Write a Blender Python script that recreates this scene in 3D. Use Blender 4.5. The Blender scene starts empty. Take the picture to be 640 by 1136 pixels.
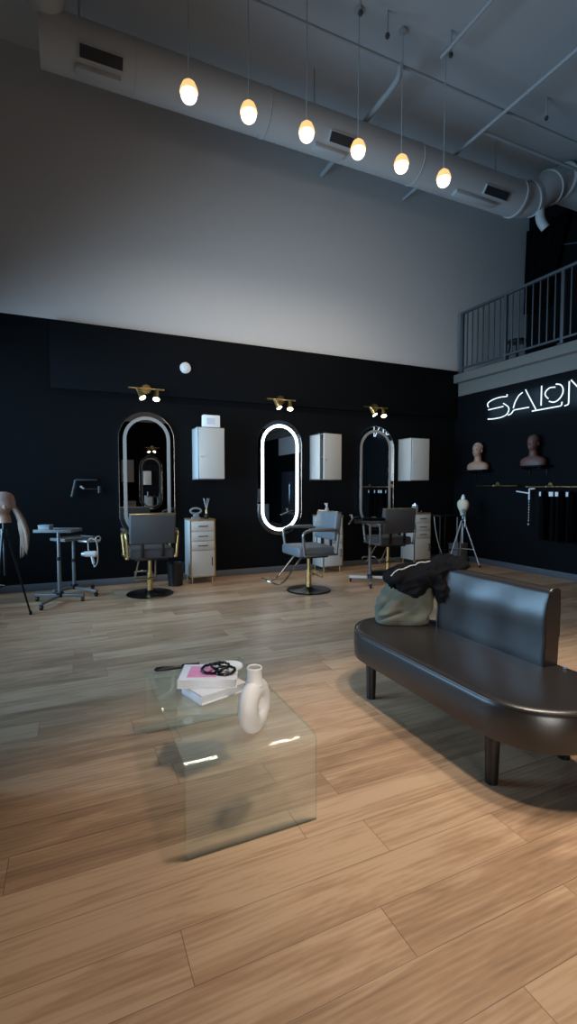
import bpy, bmesh, math, random
from mathutils import Vector, Matrix, noise

random.seed(7)
PI = math.pi
S = bpy.context.scene
COL = S.collection

# ------------------------------------------------------------------ helpers
def lin(c):
    return c / 12.92 if c <= 0.04045 else ((c + 0.055) / 1.055) ** 2.4

def rgb(r, g, b):
    return (lin(r / 255), lin(g / 255), lin(b / 255), 1)

def R(d):
    return math.radians(d)

def mat(name, col, rough=0.5, metal=0.0, bump=0.0, bscale=60, var=0.0, vscale=6, emit=None, estr=0, coat=0.0, spec=0.5, stretch=(1, 1, 1)):
    m = bpy.data.materials.new(name)
    m.use_nodes = True
    nt = m.node_tree
    b = nt.nodes['Principled BSDF']
    b.inputs['Base Color'].default_value = col
    b.inputs['Roughness'].default_value = rough
    b.inputs['Metallic'].default_value = metal
    b.inputs['Specular IOR Level'].default_value = spec
    b.inputs['Coat Weight'].default_value = coat
    if emit:
        b.inputs['Emission Color'].default_value = emit
        b.inputs['Emission Strength'].default_value = estr
    tc = nt.nodes.new('ShaderNodeTexCoord')
    mp = nt.nodes.new('ShaderNodeMapping')
    mp.inputs['Scale'].default_value = stretch
    nt.links.new(tc.outputs['Object'], mp.inputs['Vector'])
    if var > 0:
        n = nt.nodes.new('ShaderNodeTexNoise')
        n.inputs['Scale'].default_value = vscale
        n.inputs['Detail'].default_value = 4
        nt.links.new(mp.outputs['Vector'], n.inputs['Vector'])
        mx = nt.nodes.new('ShaderNodeMix')
        mx.data_type = 'RGBA'
        mx.inputs[6].default_value = tuple(c * (1 - var) for c in col[:3]) + (1,)
        mx.inputs[7].default_value = tuple(min(1, c * (1 + var)) for c in col[:3]) + (1,)
        nt.links.new(n.outputs['Fac'], mx.inputs[0])
        nt.links.new(mx.outputs[2], b.inputs['Base Color'])
    if bump > 0:
        n2 = nt.nodes.new('ShaderNodeTexNoise')
        n2.inputs['Scale'].default_value = bscale
        n2.inputs['Detail'].default_value = 3
        nt.links.new(mp.outputs['Vector'], n2.inputs['Vector'])
        bp = nt.nodes.new('ShaderNodeBump')
        bp.inputs['Strength'].default_value = bump
        bp.inputs['Distance'].default_value = 0.01
        nt.links.new(n2.outputs['Fac'], bp.inputs['Height'])
        nt.links.new(bp.outputs['Normal'], b.inputs['Normal'])
    return m

def emat(name, col, strength):
    m = bpy.data.materials.new(name)
    m.use_nodes = True
    nt = m.node_tree
    nt.nodes.remove(nt.nodes['Principled BSDF'])
    e = nt.nodes.new('ShaderNodeEmission')
    e.inputs[0].default_value = col
    e.inputs[1].default_value = strength
    nt.links.new(e.outputs[0], nt.nodes['Material Output'].inputs[0])
    return m

def glass(name, tint, ior=1.45, gloss=1.0, haze=0.0):
    m = bpy.data.materials.new(name)
    m.use_nodes = True
    nt = m.node_tree
    nt.nodes.remove(nt.nodes['Principled BSDF'])
    t = nt.nodes.new('ShaderNodeBsdfTransparent')
    t.inputs[0].default_value = tint
    g = nt.nodes.new('ShaderNodeBsdfGlossy')
    g.inputs['Roughness'].default_value = 0.02
    g.inputs[0].default_value = (gloss, gloss, gloss, 1)
    lw = nt.nodes.new('ShaderNodeLayerWeight')
    pw = nt.nodes.new('ShaderNodeMath'); pw.operation = 'POWER'; pw.inputs[1].default_value = 5
    nt.links.new(lw.outputs['Facing'], pw.inputs[0])
    f = nt.nodes.new('ShaderNodeMath'); f.operation = 'MULTIPLY_ADD'
    f0 = ((ior - 1) / (ior + 1)) ** 2
    f.inputs[1].default_value = 1 - f0; f.inputs[2].default_value = f0
    nt.links.new(pw.outputs[0], f.inputs[0])
    mx = nt.nodes.new('ShaderNodeMixShader')
    nt.links.new(f.outputs[0], mx.inputs[0])
    nt.links.new(t.outputs[0], mx.inputs[1])
    nt.links.new(g.outputs[0], mx.inputs[2])
    out = mx
    if haze > 0:                       # faint scatter of fine scratches and dust on the sheet
        df = nt.nodes.new('ShaderNodeBsdfDiffuse')
        df.inputs[0].default_value = (0.70, 0.84, 0.78, 1)
        tc = nt.nodes.new('ShaderNodeTexCoord')
        nz = nt.nodes.new('ShaderNodeTexNoise'); nz.inputs['Scale'].default_value = 5
        nt.links.new(tc.outputs['Object'], nz.inputs['Vector'])
        mm_ = nt.nodes.new('ShaderNodeMath'); mm_.operation = 'MULTIPLY_ADD'
        mm_.inputs[1].default_value = haze * 0.6; mm_.inputs[2].default_value = haze * 0.7
        nt.links.new(nz.outputs['Fac'], mm_.inputs[0])
        out = nt.nodes.new('ShaderNodeMixShader')
        nt.links.new(mm_.outputs[0], out.inputs[0]); nt.links.new(mx.outputs[0], out.inputs[1]); nt.links.new(df.outputs[0], out.inputs[2])
    nt.links.new(out.outputs[0], nt.nodes['Material Output'].inputs[0])
    return m

class MB:
    """collects shapes into one bmesh"""
    def __init__(self):
        self.bm = bmesh.new()
        self.mi = 0

    def _mark(self, before):
        for f in self.bm.faces:
            if f.index == -1 or f not in before:
                pass

    def _tag(self, faces):
        for f in faces:
            f.material_index = self.mi

    def box(self, x0, x1, y0, y1, z0, z1, bev=0.0, seg=2, M=None):
        t = bmesh.new()
        bmesh.ops.create_cube(t, size=1)
        bmesh.ops.scale(t, vec=(x1 - x0, y1 - y0, z1 - z0), verts=t.verts)
        bmesh.ops.translate(t, vec=((x0 + x1) / 2, (y0 + y1) / 2, (z0 + z1) / 2), verts=t.verts)
        if bev > 0:
            bmesh.ops.bevel(t, geom=list(t.edges), offset=bev, segments=seg, affect='EDGES', profile=0.5)
        self.merge(t, M)
        return self

    def merge(self, t, M=None):
        if M is not None:
            bmesh.ops.transform(t, matrix=M, verts=t.verts)
        vm = {}
        for v in t.verts:
            vm[v] = self.bm.verts.new(v.co)
        for f in t.faces:
            try:
                nf = self.bm.faces.new([vm[v] for v in f.verts])
                nf.material_index = self.mi
            except ValueError:
                pass
        t.free()

    def loft(self, rings, closed=True, cap=True, loop=False):
        rv = [[self.bm.verts.new(p) for p in r] for r in rings]
        n = len(rv[0])
        m = len(rv)
        for i in range(m if loop else m - 1):
            a, b = rv[i], rv[(i + 1) % m]
            for j in range(n if closed else n - 1):
                k = (j + 1) % n
                f = self.bm.faces.new((a[j], a[k], b[k], b[j]))
                f.material_index = self.mi
        if cap and closed and not loop:
            f = self.bm.faces.new(list(reversed(rv[0]))); f.material_index = self.mi
            f = self.bm.faces.new(rv[-1]); f.material_index = self.mi
        return self

    def cyl(self, p, q, r, r2=None, seg=20):
        p, q = Vector(p), Vector(q)
        d = (q - p).normalized()
        a = d.orthogonal().normalized()
        b = d.cross(a)
        r2 = r if r2 is None else r2
        self.loft([[c + (a * math.cos(t) + b * math.sin(t)) * rr for t in [2 * PI * k / seg for k in range(seg)]] for c, rr in ((p, r), (q, r2))])
        return self

    def tube(self, pts, r, seg=10, closed=False, radii=None):
        P = [Vector(p) for p in pts]
        n = len(P)
        rings = []
        prev = None
        for i in range(n):
            if closed:
                d = (P[(i + 1) % n] - P[i - 1]).normalized()
            else:
                d = (P[min(i + 1, n - 1)] - P[max(i - 1, 0)]).normalized()
            if prev is None:
                a = d.orthogonal().normalized()
            else:
                a = (prev - d * prev.dot(d))
                a = a.normalized() if a.length > 1e-6 else d.orthogonal().normalized()
            prev = a
            b = d.cross(a)
            rr = radii[i] if radii else r
            rings.append([P[i] + (a * math.cos(t) + b * math.sin(t)) * rr for t in [2 * PI * k / seg for k in range(seg)]])
        self.loft(rings, loop=closed)
        return self

    def lathe(self, prof, c=(0, 0, 0), seg=32, M=None):
        c = Vector(c)
        t = MB()
        rings = []
        for r, z in prof:
            rings.append([c + Vector((max(r, 1e-4) * math.cos(a), max(r, 1e-4) * math.sin(a), z)) for a in [2 * PI * k / seg for k in range(seg)]])
        t.loft(rings)
        self.merge(t.bm, M)
        return self

    def ell(self, c, r, seg=20, rings=12, M=None):
        t = bmesh.new()
        bmesh.ops.create_uvsphere(t, u_segments=seg, v_segments=rings, radius=1)
        bmesh.ops.scale(t, vec=r, verts=t.verts)
        if M is not None:
            bmesh.ops.transform(t, matrix=M, verts=t.verts)
        bmesh.ops.translate(t, vec=c, verts=t.verts)
        self.merge(t)
        return self

    def build(self, name, m, parent=None, smooth=True, angle=40, loc=None):
        me = bpy.data.meshes.new(name)
        bmesh.ops.recalc_face_normals(self.bm, faces=self.bm.faces)
        self.bm.to_mesh(me)
        self.bm.free()
        for mm in (m if isinstance(m, (list, tuple)) else [m]):
            me.materials.append(mm)
        if smooth:
            for p in me.polygons:
                p.use_smooth = True
            me.set_sharp_from_angle(angle=R(angle))
        o = bpy.data.objects.new(name, me)
        COL.objects.link(o)
        if parent is not None:
            o.parent = parent
        if loc is not None:
            o.location = loc
        return o

def tag(o, label=None, cat=None, group=None, kind=None):
    if label: o['label'] = label
    if cat: o['category'] = cat
    if group: o['group'] = group
    if kind: o['kind'] = kind
    return o

def thing(name, label, cat, loc=(0, 0, 0), rz=0, group=None):
    o = bpy.data.objects.new(name, None)
    COL.objects.link(o)
    o.empty_display_size = 0.1
    o.location = loc
    o.rotation_euler = (0, 0, R(rz))
    return tag(o, label, cat, group)

def struct(o):
    o['kind'] = 'structure'
    return o

def kids(o):
    return [c for c in bpy.data.objects if c.parent == o]

def dup(o, loc=None, rz=None, label=None, parent=None):
    c = o.copy()
    COL.objects.link(c)
    c.parent = parent
    if loc is not None: c.location = loc
    if rz is not None: c.rotation_euler = (0, 0, R(rz))
    if label: c['label'] = label
    for ch in kids(o):
        dup(ch, parent=c)
    return c

def bez(pts, n=8):
    """Catmull-Rom through pts"""
    P = [Vector(p) for p in pts]
    out = []
    for i in range(len(P) - 1):
        p0 = P[i - 1] if i > 0 else P[i]
        p1, p2 = P[i], P[i + 1]
        p3 = P[i + 2] if i + 2 < len(P) else P[i + 1]
        for k in range(n):
            t = k / n
            out.append(0.5 * ((2 * p1) + (-p0 + p2) * t + (2 * p0 - 5 * p1 + 4 * p2 - p3) * t * t + (-p0 + 3 * p1 - 3 * p2 + p3) * t ** 3))
    out.append(P[-1])
    return out

def rpath(pts, r, n=5):
    """polyline with rounded corners"""
    P = [Vector(p) for p in pts]
    out = [P[0]]
    for i in range(1, len(P) - 1):
        a = (P[i - 1] - P[i]); b = (P[i + 1] - P[i])
        rr = min(r, a.length * 0.49, b.length * 0.49)
        A = P[i] + a.normalized() * rr
        B = P[i] + b.normalized() * rr
        for k in range(n + 1):
            t = k / n
            out.append(A * (1 - t) ** 2 + P[i] * 2 * t * (1 - t) + B * t * t)
    out.append(P[-1])
    return out

# ------------------------------------------------------------------ materials
black_paint = mat('black_wall_paint', rgb(10, 12, 15), 0.75, spec=0.1, var=0.06, bump=0.05, bscale=120)
white_paint = mat('white_wall_paint', rgb(200, 200, 200), 0.85, var=0.02, bump=0.04, bscale=90)
grey_ceiling = mat('grey_ceiling_paint', rgb(190, 194, 196), 0.85, var=0.05, vscale=1.5, bump=0.1, bscale=30)
duct_paint = mat('duct_paint', rgb(188, 190, 190), 0.55, var=0.03, bump=0.02)
base_paint = mat('baseboard_paint', rgb(84, 88, 94), 0.5)
slab_paint = mat('loft_slab_paint', rgb(112, 107, 100), 0.75, var=0.05, bump=0.05)
rail_metal = mat('railing_paint', rgb(74, 78, 82), 0.5, 0.2, var=0.05)
black_metal = mat('black_metal', rgb(20, 21, 23), 0.4, 0.3, var=0.08)
black_plastic = mat('black_plastic', rgb(17, 17, 19), 0.35, var=0.08)
black_cloth = mat('black_cloth', rgb(6, 6, 8), 0.95, spec=0.1, bump=0.3, bscale=40, var=0.2)
gold = mat('brass_gold', (0.62, 0.46, 0.2, 1), 0.28, 1.0, var=0.05)
silver = mat('silver_metal', rgb(190, 193, 196), 0.35, 0.7, var=0.04)
chrome = mat('chrome', rgb(215, 218, 222), 0.15, 1.0, var=0.02)
cabinet_white = mat('cabinet_white', rgb(188, 188, 184), 0.35, var=0.01)
cabinet_gap = mat('cabinet_dark_edge', rgb(60, 56, 48), 0.4, var=0.05)
white_plastic = mat('white_plastic', rgb(225, 227, 228), 0.35, var=0.01)
chair_grey = mat('grey_vinyl', rgb(94, 99, 104), 0.5, bump=0.08, bscale=150, var=0.05)
chair_dark = mat('dark_grey_vinyl', rgb(62, 63, 66), 0.55, bump=0.08, bscale=150, var=0.05)
leather = mat('dark_brown_leather', rgb(36, 32, 31), 0.30, bump=0.06, bscale=220, var=0.08, spec=0.68)
leg_black = mat('black_leg_paint', rgb(14, 14, 16), 0.35, var=0.05)
canvas = mat('olive_canvas', rgb(86, 85, 73), 0.95, bump=0.25, bscale=180, var=0.12, vscale=9)
jacket_m = mat('black_padded_cloth', rgb(8, 8, 10), 0.9, spec=0.15, bump=0.3, bscale=50, var=0.25)
pale_trim = mat('pale_cord', rgb(170, 165, 160), 0.6, var=0.05)
paper = mat('white_paper', rgb(232, 236, 240), 0.6, bump=0.05, bscale=40, var=0.01)
cover = mat('white_cover', rgb(226, 226, 232), 0.35, var=0.01)
ceramic = mat('white_ceramic', rgb(232, 230, 228), 0.5, var=0.015, bump=0.02)
mirror_m = mat('mirror_glass', (0.82, 0.85, 0.86, 1), 0.0, 1.0)
frost = mat('frosted_band', rgb(150, 152, 152), 0.35, 0.2, var=0.02)
led_on = emat('lit_led_band', (0.90, 0.97, 1.0, 1), 5.0)
skin_tan = mat('tan_mannequin', rgb(164, 126, 104), 0.55, var=0.05)
skin_brown = mat('brown_mannequin', rgb(96, 62, 54), 0.55, var=0.06)
cap_m = mat('pale_cap', rgb(182, 168, 156), 0.6, var=0.05)
hair_blond = mat('blond_hair', rgb(128, 98, 78), 0.6, var=0.3, vscale=40, stretch=(8, 8, 1), bump=0.4, bscale=60)
wig_canvas = mat('cream_canvas', rgb(214, 204, 178), 0.85, var=0.05, bump=0.1)
grille_m = mat('vent_grille', rgb(58, 62, 66), 0.6, var=0.05)
pipe_paint = mat('pipe_paint', rgb(172, 176, 178), 0.6, var=0.03)
rack_dark = mat('rack_dark_metal', rgb(34, 36, 38), 0.5, var=0.05)
dark_fixture = mat('dark_fixture', rgb(70, 72, 72), 0.5, var=0.05)
glass_m = glass('clear_glass', (0.965, 0.988, 0.978, 1), 1.5, haze=0.06)
glass_edge = glass('green_glass_edge', (0.72, 0.84, 0.79, 1), 1.5)
jar_glass = glass('jar_glass', (0.8, 0.84, 0.84, 1), 1.4)
bulb_m = emat('lit_bulb', (1.0, 0.86, 0.66, 1), 4)
amber = mat('amber_glass_shade', rgb(230, 150, 70), 0.3, emit=(1.0, 0.55, 0.22, 1), estr=1.2)
spot_on = emat('lit_spot_lens', (1.0, 0.84, 0.55, 1), 14)
neon = emat('white_neon', (0.70, 0.88, 1.0, 1), 1.6)
fridge_m = mat('dark_steel', rgb(58, 62, 72), 0.4, 0.5, var=0.04)
pink = mat('pink_print', rgb(226, 150, 190), 0.4, var=0.25, vscale=30)
grey_box = mat('grey_box_paint', rgb(120, 124, 128), 0.6, var=0.05)

def floor_material():
    m = bpy.data.materials.new('oak_plank_floor')
    m.use_nodes = True
    nt = m.node_tree
    L = nt.links.new
    b = nt.nodes['Principled BSDF']
    def N(t): return nt.nodes.new(t)
    def mth(op, a, bb=None, c=None):
        n = N('ShaderNodeMath'); n.operation = op
        for i, v in enumerate((a, bb, c)):
            if v is None: continue
            if isinstance(v, (int, float)): n.inputs[i].default_value = v
            else: L(v, n.inputs[i])
        return n.outputs[0]
    geo = N('ShaderNodeNewGeometry')
    sp = N('ShaderNodeSeparateXYZ'); L(geo.outputs['Position'], sp.inputs[0])
    W, LEN = 0.183, 1.28
    v = mth('DIVIDE', mth('ADD', sp.outputs[1], 10 * W - 0.132), W)
    row = mth('FLOOR', v); fv = mth('FRACT', v)
    wn = N('ShaderNodeTexWhiteNoise'); wn.noise_dimensions = '1D'; L(row, wn.inputs['W'])
    u = mth('ADD', mth('DIVIDE', sp.outputs[0], LEN), mth('ADD', wn.outputs['Value'], 20.35))
    cl = mth('FLOOR', u); fu = mth('FRACT', u)
    cmb = N('ShaderNodeCombineXYZ'); L(row, cmb.inputs[0]); L(cl, cmb.inputs[1])
    w2 = N('ShaderNodeTexWhiteNoise'); w2.noise_dimensions = '2D'; L(cmb.outputs[0], w2.inputs['Vector'])
    rnd = w2.outputs['Value']
    # grain coordinates, shifted plank by plank
    gx = mth('ADD', mth('MULTIPLY', sp.outputs[0], 1.1), mth('MULTIPLY', rnd, 37.0))
    gy = mth('ADD', mth('MULTIPLY', sp.outputs[1], 9.0), mth('MULTIPLY', rnd, 91.0))
    gc = N('ShaderNodeCombineXYZ'); L(gx, gc.inputs[0]); L(gy, gc.inputs[1])
    n1 = N('ShaderNodeTexNoise'); n1.inputs['Scale'].default_value = 1.6; n1.inputs['Detail'].default_value = 7; n1.inputs['Roughness'].default_value = 0.62; n1.inputs['Distortion'].default_value = 0.9
    L(gc.outputs[0], n1.inputs['Vector'])
    gc2 = N('ShaderNodeCombineXYZ'); L(mth('MULTIPLY', gx, 2.0), gc2.inputs[0]); L(mth('MULTIPLY', gy, 9.0), gc2.inputs[1])
    n2 = N('ShaderNodeTexNoise'); n2.inputs['Scale'].default_value = 2.5; n2.inputs['Detail'].default_value = 4
    L(gc2.outputs[0], n2.inputs['Vector'])
    wv = N('ShaderNodeTexWave'); wv.wave_type = 'RINGS'; wv.inputs['Scale'].default_value = 1.6; wv.inputs['Distortion'].default_value = 5.0; wv.inputs['Detail'].default_value = 3; wv.inputs['Detail Scale'].default_value = 1.2
    L(gc.outputs[0], wv.inputs['Vector'])
    tone = mth('ADD', mth('MULTIPLY', n1.outputs['Fac'], 1.08), mth('ADD', mth('MULTIPLY', rnd, 0.28), mth('ADD', mth('MULTIPLY', n2.outputs['Fac'], 0.22), mth('MULTIPLY', wv.outputs['Fac'], 0.10))))
    rp = N('ShaderNodeValToRGB')
    e = rp.color_ramp.elements
    e[0].position = 0.52; e[0].color = rgb(140, 112, 88)
    e[1].position = 1.07; e[1].color = rgb(196, 164, 134)
    x = e.new(0.79); x.color = rgb(174, 140, 110)
    L(tone, rp.inputs[0])
    # grooves between planks
    dv = mth('MULTIPLY', mth('MINIMUM', fv, mth('SUBTRACT', 1.0, fv)), W)
    du = mth('MULTIPLY', mth('MINIMUM', fu, mth('SUBTRACT', 1.0, fu)), LEN)
    d = mth('MINIMUM', du, dv)
    g = mth('MINIMUM', mth('DIVIDE', d, 0.0018), 1.0)
    mx = N('ShaderNodeMix'); mx.data_type = 'RGBA'
    mx.inputs[6].default_value = rgb(92, 68, 52)
    L(rp.outputs[0], mx.inputs[7]); L(g, mx.inputs[0])
    L(mx.outputs[2], b.inputs['Base Color'])
    b.inputs['Specular IOR Level'].default_value = 0.5
    L(mth('ADD', 0.26, mth('MULTIPLY', n1.outputs['Fac'], 0.16)), b.inputs['Roughness'])
    bp = N('ShaderNodeBump'); bp.inputs['Strength'].default_value = 0.25; bp.inputs['Distance'].default_value = 0.002
    L(mth('ADD', g, mth('MULTIPLY', n2.outputs['Fac'], 0.25)), bp.inputs['Height'])
    L(bp.outputs[0], b.inputs['Normal'])
    return m

# ------------------------------------------------------------------ the room
XL, XR, XF = -1.7, 6.6, 11.0       # left wall, right wall under the loft, far end of the loft
YB, YR, ZC = 7.0, -2.8, 6.75       # back wall, rear wall, ceiling
T = 0.12

m = MB(); m.box(XL - T, XR + T, YR - T, YB + T, -0.1, 0)
struct(m.build('floor', floor_material(), smooth=False))
m = MB(); m.box(XL - T, XF, YR - T, YB + T, ZC, ZC + 0.1)
struct(m.build('ceiling', grey_ceiling, smooth=False))
m = MB(); m.box(XL - T, XR + T, YB, YB + T, 0, 3.5)
m.mi = 1; m.box(XL - T, XF, YB, YB + T, 3.5, ZC)
struct(m.build('wall_back', [black_paint, white_paint], smooth=False))
m = MB(); m.box(XR, XR + T, YR, YB, 0, 3.02)
struct(m.build('wall_right', black_paint, smooth=False))
RX0, RX1, RZ1 = -1.6, 0.9, 3.1
m = MB(); m.box(XL - T, RX0, YR - T, YR, 0, 3.5); m.box(RX1, XF, YR - T, YR, 0, 3.5); m.box(RX0, RX1, YR - T, YR, RZ1, 3.5)
m.mi = 1; m.box(XL - T, XF, YR - T, YR, 3.5, ZC)
struct(m.build('wall_rear', [black_paint, white_paint], smooth=False))
# left wall with its shop window
WY0, WY1, WZ0, WZ1 = 2.9, 6.85, 0.6, 3.1
m = MB()
m.box(XL - T, XL, YR, WY0, 0, 3.5); m.box(XL - T, XL, WY1, YB, 0, 3.5)
m.box(XL - T, XL, WY0, WY1, 0, WZ0); m.box(XL - T, XL, WY0, WY1, WZ1, 3.5)
m.mi = 1; m.box(XL - T, XL, YR, YB, 3.5, ZC)
struct(m.build('wall_left', [black_paint, white_paint], smooth=False))
m = MB()
for y in (WY0 + 0.03, (WY0 + WY1) / 2, WY1 - 0.03):
    m.box(XL - 0.09, XL - 0.03, y - 0.03, y + 0.03, WZ0, WZ1)
for z in (WZ0 + 0.03, WZ1 - 0.03):
    m.box(XL - 0.085, XL - 0.035, WY0, WY1, z - 0.03, z + 0.03)
struct(m.build('window_1', black_metal, smooth=False))
m = MB()
for x in (RX0 + 0.03, -0.7, RX1 - 0.03):
    m.box(x - 0.03, x + 0.03, YR - 0.09, YR - 0.03, 0, RZ1)
for z in (0.04, 2.2, RZ1 - 0.03):
    m.box(RX0, RX1, YR - 0.085, YR - 0.035, z - 0.03, z + 0.03)
struct(m.build('window_2', black_metal, smooth=False))
m = MB(); m.box(XL + 0.001, -0.36, 2.32, 2.44, 0.001, 1.15, 0.006)  # unseen low partition, added to keep window light off the near-left floor
struct(m.build('shading_partition', black_paint))
m = MB(); m.box(XR - 0.03, XR - 0.001, -1.4, 0.3, 2.42, 3.0, 0.004)
struct(m.build('trim_3', white_paint))
# soffit on the black wall, baseboards
m = MB(); m.box(-0.19, XR - 0.001, YB - 0.07, YB - 0.0005, 2.62, 3.47, 0.004)
struct(m.build('trim_1', black_paint))
m = MB(); m.box(XL, XR, YB - 0.016, YB - 0.0005, 0, 0.095, 0.004)
struct(m.build('baseboard_back', base_paint))
m = MB(); m.box(XR - 0.016, XR - 0.0005, YR, YB - 0.017, 0, 0.095, 0.004)
struct(m.build('baseboard_right', base_paint))
# loft: fascia, edge band, floor, dark end wall
m = MB(); m.box(XR - 0.001, XR + 0.25, YR, YB - 0.001, 3.021, 3.25)
struct(m.build('trim_2', slab_paint, smooth=False))
m = MB(); m.box(XR - 0.12, XF, YR, YB - 0.001, 3.251, 3.40, 0.006)
struct(m.build('floor_loft', slab_paint))
m = MB(); m.box(8.42, 8.52, YR, YB - 0.001, 3.401, ZC)
struct(m.build('wall_loft', black_paint, smooth=False))

# ------------------------------------------------------------------ loft railing and what stands behind it
rl = thing('balcony_railing', 'dark grey metal balustrade along the edge of the loft', 'railing', (6.5, 5.8, 3.40))
XRAIL = 0.0
posts = [0.95, 0.0, -1.0, -1.98]
m = MB(); m.box(-0.03, 0.03, -2.0, 0.98, 1.04, 1.08, 0.006); m.build('top_rail', rail_metal, rl)
m = MB(); m.box(-0.02, 0.02, -2.0, 0.97, 0.07, 0.10, 0.004); m.build('bottom_rail', rail_metal, rl)
post = None
for i, y in enumerate(posts):
    if post is None:
        m = MB(); m.box(-0.025, 0.025, -0.025, 0.025, 0, 1.045, 0.004); m.box(-0.05, 0.05, -0.05, 0.05, 0, 0.012)
        post = m.build('post', rail_metal, rl, loc=(0, y, 0))
    else:
        dup(post, loc=(0, y, 0), parent=rl)
bal = None
for a, b_ in zip(posts[:-1], posts[1:]):
    n = 8
    for k in range(1, n):
        y = a + (b_ - a) * k / n
        if bal is None:
            m = MB(); m.box(-0.009, 0.009, -0.009, 0.009, 0.09, 1.05, 0.002)
            bal = m.build('baluster', rail_metal, rl, loc=(0, y, 0))
        else:
            dup(bal, loc=(0, y, 0), parent=rl)

st = thing('bar_stool', 'small black stool up on the loft behind the railing', 'stool', (7.35, 6.3, 3.4))
m = MB(); m.lathe([(0.001, 0.52), (0.15, 0.52), (0.16, 0.54), (0.15, 0.57), (0.001, 0.575)]); m.build('seat', black_plastic, st)
for k in range(4):
    a = PI / 4 + k * PI / 2
    m = MB(); m.cyl((0.11 * math.cos(a), 0.11 * math.sin(a), 0.52), (0.19 * math.cos(a), 0.19 * math.sin(a), 0), 0.016, 0.013)
    m.build('leg', black_metal, st)
# black curtain hanging at the corner of the loft
m = MB()
rows = []
for iz in range(9):
    z = 4.75 + iz * (6.35 - 4.75) / 8
    w = 0.5 + 0.05 * iz
    rows.append([(8.32 - 0.05 * math.sin(j * 1.3 + iz * 0.2) - (8 - iz) * 0.006, 6.93 - w * j / 24, z) for j in range(25)])
m.loft(rows, closed=False, cap=False)
cu = m.build('black_curtain', black_cloth)
md = cu.modifiers.new('thick', 'SOLIDIFY'); md.thickness = 0.012
tag(cu, 'black curtain hanging in the corner of the loft above the railing', 'curtain')
m = MB(); m.tube([(8.38, 6.75, 5.98), (8.38, 5.95, 5.72)], 0.013)
tag(m.build('wall_handrail', rail_metal), 'thin grey bar slanting across the black loft wall', 'bar')

# ------------------------------------------------------------------ ceiling services
dt = thing('air_duct', 'large pale round air duct running below the ceiling along the back wall', 'duct', (0, 5.8, 5.98))
RD = 0.26
m = MB(); m.cyl((-0.18, 0, 0), (6.62, 0, 0), RD, seg=48); m.build('duct_pipe', duct_paint, dt)
el = bez([(6.55, 0, 0), (6.85, 0, 0.03), (7.05, -0.05, 0.12), (7.25, -0.10, 0.26), (7.5, -0.12, 0.38), (7.9, -0.12, 0.42)], 6)
m = MB(); m.tube(el, 0.245, seg=40, radii=[0.245] * len(el)); m.build('elbow', duct_paint, dt)
m = MB(); m.cyl((7.55, -0.12, 0.42), (8.415, -0.12, 0.42), 0.285, seg=48); m.build('loft_duct_pipe', duct_paint, dt)
ringp = None
for c, d, r in (((6.63, 0, 0), (1, 0, 0), 0.275), ((6.95, -0.02, 0.07), (0.9, -0.2, 0.42), 0.27), ((7.3, -0.1, 0.29), (0.8, -0.1, 0.5), 0.27), ((7.56, -0.12, 0.415), (1, 0, 0), 0.30)):
    d = Vector(d).normalized() * 0.02
    m = MB(); m.cyl(Vector(c) - d, Vector(c) + d, r, seg=48); m.build('collar', duct_paint, dt)
m = MB(); m.tube(rpath([(7.08, -0.1, 0.0), (7.08, -0.12, -0.30), (7.16, -0.16, -0.42)], 0.1), 0.07, seg=16)
m.build('drop_pipe', duct_paint, dt)
# grilles on the duct
def vent(x0, x1, ang):
    c, s = math.cos(ang), math.sin(ang)
    M = Matrix.Translation((x0, c * (RD - 0.012), s * (RD - 0.012))) @ Matrix.Rotation(ang, 4, 'X')
    # local: +Y outward, Z up the face
    L_ = x1 - x0
    m = MB()
    m.box(-0.015, L_ + 0.015, 0, 0.03, -0.068, 0.068, 0.004, M=M)
    f = m.build('vent_frame', duct_paint, dt)
    m = MB()
    m.box(0, L_, 0.028, 0.034, -0.055, 0.055, M=M)
    for k in range(7):
        z = -0.048 + k * 0.016
        m.box(0, L_, 0.034, 0.040, z - 0.003, z + 0.003, M=M)
    m.build('vent_slats', grille_m, f)
for x0, x1 in ((0.19, 0.61), (3.12, 3.45), (5.78, 6.24)):
    vent(x0, x1, PI + math.atan2(0.62, 0.78))
for x0, x1 in ((0.15, 0.60), (2.95, 3.4), (5.3, 6.1)):
    m = MB(); m.box(x0, x1, -0.13, -0.02, -0.285, -0.235, 0.006); m.build('access_flap', duct_paint, dt)
for x in (0.75, 2.3, 4.6):
    m = MB(); m.tube([(x, -RD * math.cos(a) - 0.003 * math.cos(a), RD * math.sin(a) + 0.003 * math.sin(a)) for a in [2 * PI * k / 36 for k in range(36)]], 0.006, seg=6, closed=True)
    m.build('seam', duct_paint, dt)
for x in (0.2, 3.0, 6.2):
    m = MB(); m.cyl((x, 0, RD - 0.02), (x, 0, ZC - 5.98 + 0.0), 0.008, seg=8); m.build('hanger', pipe_paint, dt)
m = MB(); m.cyl((-0.13, 5.45, 6.28), (-0.13, YR, 6.28), 0.2, seg=36); m.cyl((-0.13, 5.62, 6.18), (-0.13, 5.38, 6.28), 0.19, 0.2, seg=36)
br = m.build('branch_pipe', duct_paint, dt); br.location = (0, -5.8, -5.98)

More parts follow.
